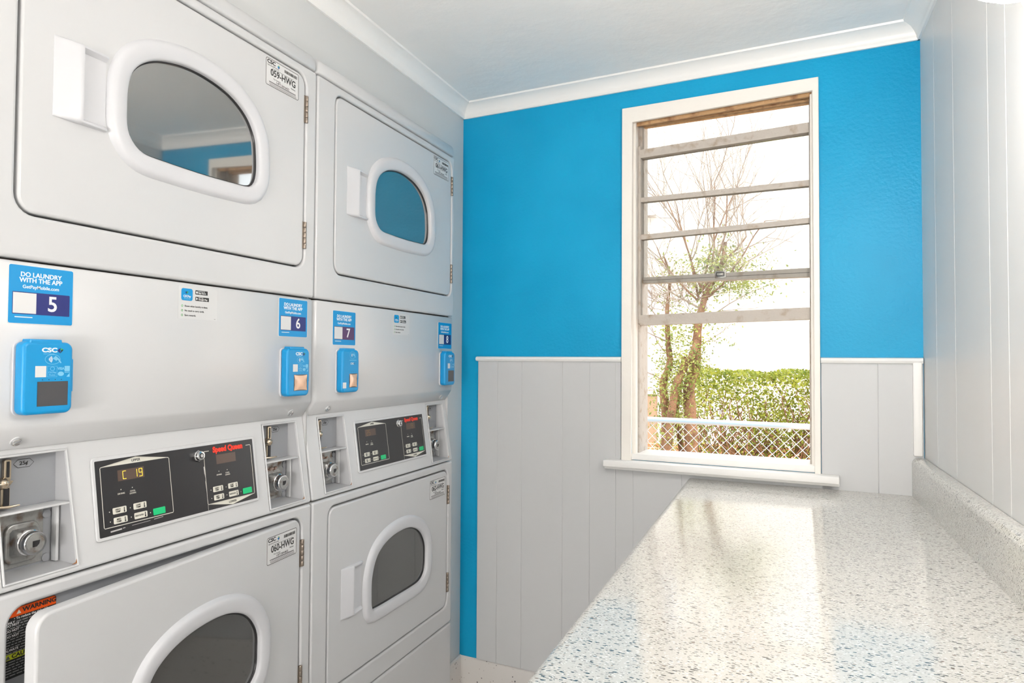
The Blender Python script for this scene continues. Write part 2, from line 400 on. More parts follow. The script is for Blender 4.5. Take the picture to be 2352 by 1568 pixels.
def wall_lamp(loc, label):
    t = empty('wall_lamp', loc); tag(t, label, 'lamp')
    gm = P('wall_lamp_globe', (0.9, 0.9, 0.88, 1), 0.4, emis=((1.0, 0.955, 0.905, 1), LAMP_E[2]))
    m = MB(); m.lathe([(0, 0.045), (0.012, 0.045), (0.018, 0.03)], (0, 0, 0), (-1, 0, 0), white_trim, 24); m.build('wall_plate', t)
    m = MB(); m.tube([(-0.015, 0, 0), (-0.045, 0, 0.0), (-0.085, 0, 0.015), (-0.095, 0, 0.04)], 0.007, white_trim, 10); m.build('arm', t)
    m = MB(); m.lathe([(0.105-0.07*cos(a*pi/14), 0.07*sin(a*pi/14)) for a in range(1, 14)], (-0.095, 0, 0.0), (0, 0, 1), gm, 28, False); m.build('globe', t)
wall_lamp((XR, 0.83, 1.62), 'small globe lamp on the right wall above the counter')

# ------------------------------------------------------------------ window
win = empty('window_1', (0, 0, 0)); win.matrix_world = BM; st(win)
def wpart(mm, name, label=None, **k):
    o = mm.build(name, win, **k)
    if label: o['label'] = label
    return o
B = lambda a: bx(a)
m = MB()
co = [(B(-0.4475), 0.982), (B(0.0925), 0.982), (B(0.0925), 2.037), (B(-0.4455), 2.037)]
ci = [(B(-0.4175), 0.982), (B(0.0775), 0.982), (B(0.0775), 2.0025), (B(-0.4135), 1.9915)]
outl = [co[0], ci[0], ci[3], ci[2], ci[1], co[1], co[2], co[3]]
m.plate([outl], 0.0, 0.013, casing_m, BK, 0.002)
wpart(m, 'casing', 'cream painted casing')
# jambs (deep reveal lining)
m = MB()
m.box(B(-0.4174), B(-0.4150), 0.0, 0.13, 0.985, 2.032, casing_m); m.box(B(0.0752), B(0.0774), 0.0, 0.13, 0.985, 2.032, casing_m)
m.box(B(-0.4165), B(0.0765), 0.002, 0.13, 2.026, 2.033, barewood)
m.add([(B(-0.4165), 0.014, 1.986), (B(0.0765), 0.014, 1.997), (B(0.0765), 0.014, 2.03), (B(-0.4165), 0.014, 2.03), (B(-0.4165), 0.028, 1.9885), (B(0.0765), 0.028, 1.9985), (B(0.0765), 0.028, 2.03), (B(-0.4165), 0.028, 2.03)], [[0, 1, 2, 3], [5, 4, 7, 6], [4, 5, 1, 0]], barewood)
m.box(B(-0.4165), B(-0.4075), 0.004, 0.028, 1.0, 2.0, casing_m, 0.002); m.box(B(0.0700), B(0.0765), 0.004, 0.028, 1.0, 2.0, casing_m, 0.002)
wpart(m, 'jamb')
m = MB()
m.box(B(-0.4165), B(-0.404), 0.061, 0.125, 1.0, 2.026, sash_m); m.box(B(0.0655), B(0.0765), 0.061, 0.125, 1.0, 2.026, sash_m)
m.box(B(-0.4165), B(-0.403), 0.03, 0.061, 1.0, 1.39, sash_m, 0.001); m.box(B(0.0645), B(0.0765), 0.03, 0.061, 1.0, 1.39, sash_m, 0.001)
wpart(m, 'sash_track', 'weathered grey sash track')
m = MB()
m.box(B(-0.4195), B(0.080), -0.004, 0.12, 0.986, 1.0035, white_trim, 0.002)
wpart(m, 'inner_sill')
m = MB()
m.box(B(-0.493), B(0.1365), -0.045, 0.0, 0.9655, 0.985, white_trim, 0.003, 3)
m.box(B(-0.493), B(0.1365), -0.032, 0.0, 0.958, 0.9655, white_trim, 0.002)
wpart(m, 'window_sill', 'glossy white sill board')
# raised lower sash
m = MB()
def bar(z0l, z0r, z1l, z1r, d0, d1, mat=sash_m, a=-0.402, b=0.067):
    xa, xb = B(a), B(b)
    v = [(xa, d0, z0l), (xb, d0, z0r), (xb, d0, z1r), (xa, d0, z1l), (xa, d1, z0l), (xb, d1, z0r), (xb, d1, z1r), (xa, d1, z1l)]
    m.add(v, [[0, 1, 2, 3], [5, 4, 7, 6], [4, 0, 3, 7], [1, 5, 6, 2], [3, 2, 6, 7], [4, 5, 1, 0]], mat)
bar(1.3856, 1.3935, 1.4163, 1.4263, 0.030, 0.060); bar(1.893, 1.905, 1.918, 1.932, 0.030, 0.060)
m.box(B(-0.4105), B(-0.4005), 0.030, 0.060, 1.39, 1.93, sash_m, 0.0015); m.box(B(0.0660), B(0.0730), 0.030, 0.060, 1.39, 1.93, sash_m, 0.0015)
bar(1.7592, 1.7585, 1.7729, 1.7749, 0.034, 0.056); bar(1.6451, 1.6565, 1.6601, 1.6708, 0.034, 0.056)
wpart(m, 'lower_sash', 'lower sash pushed up, paint weathered', smooth=False)
m = MB(); m.box(B(-0.402), B(0.067), 0.045, 0.048, 1.41, 1.90, pane_m); p = wpart(m, 'sash_pane', smooth=False)
# upper sash behind
m = MB()
bar(1.5155, 1.5137, 1.5339, 1.5377, 0.064, 0.094, sash_m, -0.4075, 0.067); 
bar(2.0015, 2.0015, 2.026, 2.026, 0.064, 0.094, barewood, -0.4075, 0.067)
m.box(B(-0.4075), B(-0.4035), 0.064, 0.094, 1.53, 2.01, sash_m); m.box(B(0.066), B(0.0695), 0.064, 0.094, 1.53, 2.01, sash_m)

bar(1.5236, 1.5243, 1.5247, 1.5256, 0.0632, 0.0642, gap, -0.4075, 0.067)
wpart(m, 'upper_sash', 'upper sash behind the raised one', smooth=False)
m = MB(); m.box(B(-0.405), B(0.067), 0.078, 0.081, 1.53, 2.01, pane_m); wpart(m, 'upper_pane', smooth=False)
m = MB()
m.box(B(-0.188), B(-0.1565), 0.0585, 0.064, 1.5205, 1.5415, steel, 0.002); m.box(B(-0.184), B(-0.1605), 0.054, 0.0585, 1.5245, 1.5375, black, 0.001); m.box(B(-0.181), B(-0.1635), 0.051, 0.055, 1.528, 1.534, steel, 0.001)
wpart(m, 'sash_lock', 'small metal sash lock')

# ------------------------------------------------------------------ counter
ct = empty('countertop', (0.026, 0.0, 0)); tag(ct, 'long speckled cream terrazzo counter running along the right wall to the window', 'counter')
CT = 0.9465
def w2l(mm): mm.v = [(x-0.026, y, z) for x, y, z in mm.v]; return mm
m = MB()
yb = lambda X: wy(X)-0.0095
prof = [(0.0, 0.0), (0.0, -0.036), (-0.004, -0.040), (-0.012, -0.040), (-0.019, -0.033), (-0.019, -0.007), (-0.017, -0.002), (-0.012, 0.0)]   # rolled front edge
def ctl(Y0=None):
    L = []
    xe = -0.2375 if Y0 is not None else -0.2425
    pts = [(XR-0.001, CT-0.04), (xe-0.012+0.012, CT-0.04), (xe-0.008, CT-0.037), (xe-0.011, CT-0.028), (xe-0.011, CT-0.010), (xe-0.009, CT-0.004), (xe-0.004, CT-0.0008), (xe+0.002, CT), (XR-0.001, CT)]
    return [(x+0.006, yb(x) if Y0 is None else Y0, z) for x, z in pts[1:-1]] if False else [(x, (yb(x) if Y0 is None else Y0), z) for x, z in pts]
m.loft([ctl(-1.9), ctl(None)], counter_m, True, True); m.recalc = True
w2l(m).build('top', ct, angle=30)
m = MB()
bp_ = [(XR-0.001, CT), (0.2975, CT), (0.2975, 1.026), (0.2985, 1.033), (0.303, 1.039), (0.309, 1.0415), (XR-0.001, 1.0415)]
m.loft([[(x, -1.9, z) for x, z in bp_], [(x, yb(x), z) for x, z in bp_]], counter_m, True, True); m.recalc = True
m = w2l(m); m.build('backsplash', ct, angle=30)
for yy in (1.80, 1.30, 0.55, -0.3, -1.2, -1.85):
    m = MB(); m.box(XR-0.025, XR-0.001, yy, yy+0.03, CT-0.30, CT-0.0401, white_trim); m.box(-0.16, XR-0.025, yy+0.003, yy+0.027, CT-0.07, CT-0.0401, white_trim)
    w2l(m).build('bracket', ct, smooth=False)

# ------------------------------------------------------------------ dryers
DR = MX['dryer']
UPW = [(0.2137, 1.674), (0.2147, 1.645), (0.2225, 1.6265), (0.244, 1.6115), (0.293, 1.6085), (0.367, 1.6078), (0.4358, 1.6098), (0.478, 1.6128), (0.4955, 1.623), (0.5028, 1.645), (0.5025, 1.680), (0.4965, 1.716), (0.473, 1.7500), (0.432, 1.7746), (0.380, 1.7860), (0.331, 1.7868), (0.287, 1.7785), (0.2585, 1.7675), (0.2346, 1.7505), (0.2206, 1.7297), (0.2148, 1.704)]
LOW = [(0.2355, 0.730), (0.2340, 0.677), (0.2370, 0.657), (0.2470, 0.6492), (0.297, 0.6470), (0.3698, 0.6468), (0.448, 0.6467), (0.482, 0.6500), (0.503, 0.6610), (0.5150, 0.6790), (0.5175, 0.712), (0.5140, 0.7500), (0.4870, 0.7870), (0.4450, 0.8085), (0.3972, 0.8168), (0.337, 0.8133), (0.2874, 0.7987), (0.2538, 0.7738)]
SIMPLE = lambda x, y, h: (h, x, y)

def door_label(parent, u0, u1, z0, z1, number, h, du=0.0):
    m = MB(); M = DR; w = u1-u0; hh = z1-z0
    m.plate([rrect(u0, u1, z0, z1, 0.004)], h, h+0.0004, paper, M); e = h+0.0006
    k = 0.0012
    m.line(rrect(u0+k, u1-k, z0+k, z1-k, 0.0035), 0.0011, e, blackink, M, True)
    m.text('CSC', u0+0.004, z1-0.0075, 0.0105, e, blackink, M, 'LEFT', bold=0.03, xs=1.25)
    cx, cy = u0+0.0375, z1-0.0085
    m.flat([(cx-0.004, cy), (cx, cy-0.0045), (cx, cy+0.001)], e, sticker_blue, M); m.flat([(cx, cy-0.0045), (cx+0.004, cy), (cx, cy+0.001)], e, navy, M); m.flat([(cx-0.002, cy+0.001), (cx+0.003, cy+0.001), (cx+0.001, cy+0.0038)], e, logo_green, M)
    m.text('ServiceWorks', u0+0.005, z1-0.0145, 0.0045, e, greyink, M, 'LEFT', xs=1.3)
    x = u0+0.055; rr = random.Random(3)
    while x < u1-0.006:
        b = rr.choice((0.0005, 0.0008, 0.0012)); m.flat([(x, z1-0.013), (x+b, z1-0.013), (x+b, z1-0.0068), (x, z1-0.0068)], e, blackink, M); x += b+rr.choice((0.0004, 0.0006, 0.0009))
    m.line([(u0+0.020, z1-0.0185), (u0+0.083, z1-0.0185)], 0.0007, e, blackink, M)
    m.text(number, (u0+u1)/2+0.002, z0+hh*0.52, 0.0190, e, blackink, M, bold=0.016, xs=0.93)
    m.text('For Service', u0+0.023, z0+0.0185, 0.0045, e, greyink, M, 'LEFT'); m.text('Machine', u1-0.018, z0+0.0185, 0.0042, e, greyink, M)
    m.text('1-877-264-6622', (u0+u1)/2, z0+0.0135, 0.0062, e, blackink, M)
    for q, zz in enumerate((0.0095, 0.0073, 0.0052, 0.0034)):
        m.line([(u0+0.010+q*0.0006, z0+zz), (u1-0.010+q*0.001, z0+zz)], 0.0008 if q else 0.0013, e, blackink if q in (0,) else greyink, M)
    o = m.build('number_label', parent, smooth=False); o['label'] = 'white label reading CSC %s' % number
    return o

def hinge(parent, u, z0, z1, h=0.0):
    m = MB(); n = 5; L = (z1-z0)/n
    for i in range(n): m.lathe([(0.0004, 0.0035), (0.001, 0.0038), (L-0.001, 0.0038), (L-0.0004, 0.0035)], (h+0.001, u, z0+i*L), (0, 0, 1), hinge_m, 12)
    m.box(h-0.002, h+0.0008, u-0.0075, u, z0, z1, hinge_m)
    return m.build('hinge', parent)

def door(parent, outline, winpoly, handle, label_rect, number, hinges, h0, glass):
    """a pressed steel door: slab with a window hole, raised white bezel, dark glass, moulded grip, hinges and number label.
       built in dryer coordinates; h0 = front face"""
    wl_ = resample(winpoly, 96)
    wp = [(v.x, v.y) for v in wl_]
    hole = [(v.x, v.y) for v in offset(wl_, 0.006)]
    m = MB(); m.plate([outline, hole], h0-0.022, h0, enamel, DR, 0.004, 3)
    d = m.build('door', parent)
    prof = [(0.0, -0.010), (0.0004, 0.003), (0.0018, 0.0058), (0.0045, 0.0072), (0.012, 0.0086), (0.020, 0.0092), (0.0255, 0.0088), (0.0295, 0.0068), (0.0325, 0.0030), (0.0342, 0.0), (0.035, -0.002)]
    m = MB(); m.loft([[DR(v.x, v.y, h0+hh) for v in offset(wl_, o)] for o, hh in prof], plastic); m.recalc = True
    m.build('bezel', d, angle=60)
    m = MB(); m.loft([[DR(v.x, v.y, h0+hh) for v in offset(wl_, o)] for o, hh in ((0.0008, -0.002), (-0.0022, -0.0015), (-0.003, -0.005))], black); m.recalc = True
    m.build('gasket', d, angle=60)
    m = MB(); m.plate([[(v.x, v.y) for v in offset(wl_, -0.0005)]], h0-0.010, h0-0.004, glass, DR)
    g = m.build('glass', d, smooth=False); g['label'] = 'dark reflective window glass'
    # grip: a moulded wedge rising towards the window with a finger pocket open at its right
    u0, u1, z0, z1 = handle; pk = u0+(u1-u0)*0.46; H = 0.0125; H0 = 0.0004
    m = MB(); m.recalc = True
    def sec(z, hs):      # section across at height z
        return [DR(u, z, h0+h) for u, h in ((u0, -0.002), (u0, H0*hs), (u0+(pk-u0)*0.5, (H0+(H-H0)*0.45)*hs), (pk-0.004, H*0.93*hs), (pk, H*hs), (pk+0.003, H*0.97*hs), (pk+0.003, -0.002))]
    m.loft([sec(z0, 0.6), sec(z0+0.001, 0.82), sec(z0+0.0035, 0.95), sec(z0+0.008, 1), sec(z1-0.008, 1), sec(z1-0.0035, 0.95), sec(z1-0.001, 0.82), sec(z1, 0.6)], plastic, True, True)
    for zz, zi in ((z0+0.0004, 1), (z1-0.0004, -1)):           # walls above and below the pocket, sloping into it
        m.loft([[(h0-0.002, u, zz), (h0+hh*0.82, u, zz+zi*0.0005), (h0+hh*0.9, u, zz+zi*0.0015), (h0+hh*0.88, u, zz+zi*0.004), (h0+0.001, u, zz+zi*0.009)] for u, hh in ((pk, H), (u1-0.002, H*0.8), (u1+0.004, H*0.6))], plastic, True, True)
    m.plate([rrect(pk, u1+0.004, z0+0.004, z1-0.004, 0.002)], h0-0.001, h0+0.0012, plastic, DR)
    hd = m.build('handle', d, angle=45); hd['label'] = 'moulded white pull with a finger pocket'
    door_label(d, *label_rect, number, h0)
    for (hu, hz0, hz1) in hinges: hinge(d, hu, hz0, hz1, h0)
    return d

CTL = lambda x, y, h: (-0.14*(y-0.963)+h, x, y)     # the slanted control panel
def control_print(parent, d1):
    m = MB()
    m.plate([rrect(0.1815, 0.5265, 0.999, 1.1255, 0.006)], 0.0, 0.0035, enamel_panel, CTL, 0.0012)
    m.build('panel_frame', parent)
    m = MB(); M = CTL; h = 0.0037
    m.plate([rrect(0.1865, 0.5205, 1.0045, 1.1200, 0.0015)], 0.003, h, black, M)
    e = h+0.0003; e2 = e+0.0002
    m.line([(0.1945, 1.108), (0.1955, 1.1095), (0.2578, 1.1185), (0.3200, 1.1095), (0.3215, 1.108), (0.3222, 1.0185), (0.3210, 1.0170), (0.1958, 1.0170), (0.1945, 1.0185)], 0.0011, e, ivory, M, True)
    m.flat([(0.1955, 1.1095), (0.3200, 1.1095), (0.2578, 1.1187)], e, ivory, M); m.text('UPPER', 0.2578, 1.1135, 0.0058, e2, blackink, M, bold=0.01, xs=1.0)
    m.line([(0.4095, 1.1095), (0.3985, 1.1095), (0.3970, 1.1080), (0.3970, 1.0165), (0.3985, 1.0150), (0.5125, 1.0150), (0.5140, 1.0165), (0.5140, 1.1080), (0.5125, 1.1095), (0.5015, 1.1095)], 0.0011, e, ivory, M)
    m.flat([(0.3980, 1.0150), (0.4560, 1.0050), (0.5130, 1.0150)], e, ivory, M); m.text('LOWER', 0.4560, 1.0105, 0.0055, e2, blackink, M, bold=0.01)
    m.text('Speed Queen', 0.4555, 1.1098, 0.0135, e2, red, M, bold=0.06, xs=1.0)
    for (du, lo) in ((0.0, False), (0.2015, True)):
        dz = -0.0012 if lo else 0
        m.flat([(0.2235+du, 1.0845+dz), (0.2715+du, 1.0845+dz), (0.2715+du, 1.1015+dz), (0.2235+du, 1.1015+dz)], e, disp, M)
        for (a, b) in ((0.2275, 1.0712), (0.2477, 1.0712), (0.2051, 1.0405), (0.2053, 1.0255), (0.2413, 1.0402), (0.2418, 1.0255), (0.2772, 1.0252)):
            m.flat([(a+du+0.0009*cos(t*pi/4), b+dz+0.0009*sin(t*pi/4)) for t in range(8)], e, ivory, M)
        m.text('DRYING', 0.2275+du, 1.0650+dz, 0.0034, e, ivory, M, bold=0.01); m.text('COOL', 0.2480+du, 1.0658+dz, 0.0034, e, ivory, M, bold=0.01); m.text('DOWN', 0.2480+du, 1.0622+dz, 0.0034, e, ivory, M, bold=0.01)
    if d1:      # worn print: scratches along the foot and beside the right frame
        for (a, b, c, d_, w) in ((0.2045, 1.0105, 0.2240, 1.0112, 0.0022), (0.2255, 1.0118, 0.2300, 1.0119, 0.0010), (0.2420, 1.0125, 0.2760, 1.0130, 0.0006), (0.2830, 1.0135, 0.3010, 1.0142, 0.0010), (0.3950, 1.0830, 0.3958, 1.0700, 0.0022), (0.3958, 1.0700, 0.3972, 1.0610, 0.0014), (0.3955, 1.0570, 0.3975, 1.0200, 0.0006)):
            m.line([(a, b), (c, d_)], w, e+0.00005, P('scratched_print', (0.50, 0.48, 0.47, 1), 0.5), M)
    m.line([(0.3972, 1.0150), (0.3972, 1.0050)], 0.0006, e, ivory, M)
    m.build('control_panel', parent, smooth=False)['label'] = 'black control panel lettered UPPER, LOWER and Speed Queen'
    for (du, lo) in ((0.0, False), (0.2010, True)):
        dz = -0.0012 if lo else 0
        for (a, b, t1, t2) in ((0.2105, 1.0355, 'HIGH', 'TEMP'), (0.2110, 1.0205, 'MED', 'TEMP'), (0.2470, 1.0357, 'LOW', 'TEMP'), (0.2474, 1.0205, 'DELICATES', None)):
            m = MB(); a += du; b += dz
            m.plate([rrect(a, a+0.0238, b, b+0.0097, 0.0015, 3)], h, h+0.0009, ivory, M, 0.0003); q = h+0.0012
            m.text(t1, a+0.0085, b+(0.0066 if t2 else 0.005), 0.0036 if t2 else 0.0031, q, blackink, M, bold=0.01)
            if t2: m.text(t2, a+0.0085, b+0.0032, 0.0036, q, blackink, M, bold=0.01)
            m.line([(a+0.0195, b+0.0022), (a+0.0195, b+0.0085)], 0.0014, q, blackink, M); m.flat([(a+0.0195+0.0013*cos(t*pi/4), b+0.0022+0.0013*sin(t*pi/4)) for t in range(8)], q+0.0001, blackink, M)
            m.build('button', parent, smooth=False)
        m = MB(); m.plate([rrect(0.2826+du, 0.3058+du, 1.0196+dz, 1.0303+dz, 0.0012, 3)], h, h+0.0012, green, M, 0.0003)
        m.build('start_button', parent)['label'] = 'green start button'
    # seven-segment digits
    SEG = {'C': 'afed', '1': 'bc', '9': 'abcdfg', '2': 'abged', '5': 'afgcd', '-': 'g'}
    def digits(txt, u, z, mat):
        m = MB(); w, hh = 0.0058, 0.0060
        for i, ch in enumerate(txt):
            a = u+i*0.0098
            L = {'a': ((0, 2), (1, 2)), 'b': ((1, 2), (1, 1)), 'c': ((1, 1), (1, 0)), 'd': ((0, 0), (1, 0)), 'e': ((0, 0), (0, 1)), 'f': ((0, 1), (0, 2)), 'g': ((0, 1), (1, 1))}
            for s_ in SEG.get(ch, ''):
                p, q = L[s_]; m.line([(a+p[0]*w, z+p[1]*hh), (a+q[0]*w, z+q[1]*hh)], 0.0008, e2+0.0002, mat, M)
        m.build('display_digits', parent, smooth=False)['label'] = 'lit amber digits'
    if d1: digits('C 19', 0.2325, 1.0870, amber)
    else:
        digits('25', 0.2300, 1.0870, amber_dim); digits('19', 0.4440, 1.0860, amber_dim)
    m = MB()
    def K(prof, mat, s=20): m.lathe(prof, CTL(0.3835, 1.1035, 0.003), (1, 0, 0.12), mat, s)
    K([(0, 0.0105), (0.003, 0.0105), (0.0045, 0.0095)], chrome, 8); K([(0.004, 0.0085), (0.009, 0.0085), (0.010, 0.0078), (0.0105, 0.0052)], chrome); K([(0.0100, 0.0050), (0.0108, 0.0050)], black); K([(0.0105, 0.0034), (0.0115, 0.0032)], chrome)
    m.build('key_switch', parent)['label'] = 'round chrome key switch'

def coin_bay(parent, o, worn):
    """o = opening corners (u at top left, top right, bottom right, bottom left); a grey recess with a slide guide above and a round lock below"""
    (a, zt_), (b, _), (c, zb_), (d, _) = o
    m = MB(); m.recalc = True
    XB = -0.0425                             # depth of the bay floor
    n = lambda u, z, h=0.001: CTL(u, z, h)
    rim = [n(a, zt_, -0.004), n(b, zt_, -0.004), n(c, zb_, -0.004), n(d, zb_, -0.004)]
    ub = min(b, c)-0.003
    back = [(XB, a-0.004, zt_-0.002), (XB, ub, zt_-0.002), (XB, ub+0.001, zb_+0.006), (XB, d-0.004, zb_+0.006)]
    V = rim+back
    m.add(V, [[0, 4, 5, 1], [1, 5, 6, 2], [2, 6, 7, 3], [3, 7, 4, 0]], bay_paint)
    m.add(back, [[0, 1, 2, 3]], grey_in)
    m.box(XB+0.001, XB+0.012, ub-0.0050, ub-0.0005, zb_+0.006, 1.0625, enamel_panel, 0.001)          # folded flange at the lower right
    # corner outline pressed round the opening
    for p, q in ((0, 1), (1, 2), (2, 3), (3, 0)):
        P0, P1 = [(a, zt_), (b, zt_), (c, zb_), (d, zb_)][p], [(a, zt_), (b, zt_), (c, zb_), (d, zb_)][q]
        m.tube([n(*P0, 0.0008), n(*P1, 0.0008)], 0.0016, enamel_panel, 8)
    bay = m.build('coin_bay', parent, angle=30)
    bay['label'] = 'recessed coin bay'
    m = MB(); zs = 1.0672
    xs_ = CTL(0, zs, 0.0)[0]
    m.box(XB, xs_, a, b+0.0005, zs-0.0025, zs+0.0005, enamel_panel, 0.0006); m.build('shelf', bay)
    # 25 cent plate outline
    m = MB(); cu = a+0.051 if d < 0.3 else a+0.0575; cz = 1.1292; hx, hz = 0.0140, 0.0058
    Pm = lambda x, y, h: (XB+h, x, y)
    m.line([(cu-hx, cz), (cu-hx+0.006, cz+hz), (cu+hx-0.006, cz+hz), (cu+hx, cz), (cu+hx-0.006, cz-hz), (cu-hx+0.006, cz-hz)], 0.0007, 0.0006, blackink, Pm, True)
    m.text('25¢', cu, cz, 0.0075, 0.0006, blackink, Pm, bold=0.02, xs=1.1); m.build('coin_mark', bay, smooth=False)['label'] = 'hexagonal mark reading 25¢'
    # slide guide (left part of the bay)
    gu = a+0.0265 if d < 0.3 else a+0.036
    m = MB()
    m.plate([rrect(gu-0.005, gu+0.005, 1.108, 1.138, 0.003)], XB, XB+0.006, brasschrome, SIMPLE, 0.0015)
    m.plate([rrect(gu-0.0018, gu+0.0018, 1.113, 1.135, 0.001)], XB+0.0055, XB+0.0066, black, SIMPLE)
    m.plate([[(gu-0.013, 1.098), (gu-0.002, 1.098), (gu+0.006, 1.108), (gu-0.002, 1.1095), (gu-0.013, 1.1045)]], XB, XB+0.010, brasschrome, SIMPLE, 0.001)
    m.lathe([(0, 0.008), (0.008, 0.008), (0.013, 0.006), (0.0155, 0.002)], (XB+0.004, gu-0.010, 1.106), (1, 0, 0), brasschrome, 20)
    m.plate([rrect(gu-0.009, gu+0.003, 1.071, 1.1005, 0.002)], XB, XB+0.007, brasschrome, SIMPLE, 0.001)
    m.plate([rrect(gu-0.006, gu+0.0015, 1.074, 1.0985, 0.001)], XB+0.0065, XB+0.0078, black, SIMPLE)
    m.tube([(XB+0.006, gu-0.016, 1.0735), (XB+0.016, gu-0.004, 1.0735), (XB+0.018, gu+0.009, 1.0745)], [0.0022, 0.0022, 0.0012], brasschrome, 10)
    m.build('coin_slide', bay)['label'] = 'brassy metal coin slide'
    # lock boss
    ku = 0.0965 if d < 0.3 else 0.6085
    kz = 1.0190
    m = MB()
    m.plate([rrect(ku-0.030 if d < 0.3 else a+0.004, ub-0.017, zb_+0.009, 1.062, 0.002)], XB+0.0002, XB+0.0014, steel, SIMPLE, 0.0005)
    m.plate([rrect(ku-0.025, ku+0.022, kz-0.029, kz+0.027, 0.012)], XB+0.001, XB+0.006, steel, SIMPLE, 0.002)
    sc_ = 1.0
    m.loft([[(XB+x, ku+r*1.0*sgn_u, kz+r*sgn_z) for sgn_u, sgn_z in ((-1, -0.8), (-0.8, -1), (0.8, -1), (1, -0.8), (1, 0.8), (0.8, 1), (-0.8, 1), (-1, 0.8))] for x, r in ((0.004, 0.020), (0.016, 0.0165), (0.019, 0.014))], steel, True, True)
    m.recalc = True
    m.build('lock_boss', bay, angle=40)['label'] = 'worn rusty steel lock housing'
    m = MB()
    m.lathe([(0.014, 0.0172), (0.016, 0.0180), (0.019, 0.0177), (0.020, 0.0163), (0.022, 0.0163), (0.024, 0.0167), (0.0295, 0.0161), (0.0310, 0.0148), (0.0312, 0.0128)], (XB, ku, kz), (1, 0, 0), chrome, 28)
    m.lathe([(0.0308, 0.0122), (0.0316, 0.0122)], (XB, ku, kz), (1, 0, 0), steel, 24)
    m.plate([[(ku-0.0045, kz+0.004), (ku-0.0045, kz-0.0045), (ku+0.001, kz-0.0045), (ku+0.0045, kz-0.001), (ku+0.0055, kz+0.004)]], XB+0.0312, XB+0.0320, black, SIMPLE)
    m.build('coin_lock', bay)['label'] = 'round chrome lock with a dark key hole'
    for zz in (1.051, 0.9875): m = MB(); m.lathe([(0, 0.0062), (0.0015, 0.006), (0.002, 0.004)], (XB+0.001, ub-0.0125, zz), (1, 0, 0), grey_in, 16); m.build('rivet', bay)
    if worn:      # flaking crust on top of the boss
        m = MB(); rr = random.Random(int(ku*1000))
        for i in range(46):
            u = ku-0.026+rr.random()*0.034; z = kz+0.0265+rr.uniform(-0.003, 0.0045)
            m.lathe([(0, 0.0022*rr.uniform(0.5, 1)), (0.002*rr.uniform(0.4, 1.4), 0.0012)], (XB+0.004, u, z), (1, rr.uniform(-0.5, 0.5), rr.uniform(-0.2, 0.8)), corroded, 5)
        m.build('corrosion', bay)['label'] = 'flaking corroded crust'
    m = MB()
    m.flat([(c-0.010, zb_+0.003), (c-0.0015, zb_+0.003), (c-0.0012, zb_+0.011), (c-0.004, zb_+0.005)], 0.0012, rust, CTL)
    m.build('rust_spot', bay, smooth=False)

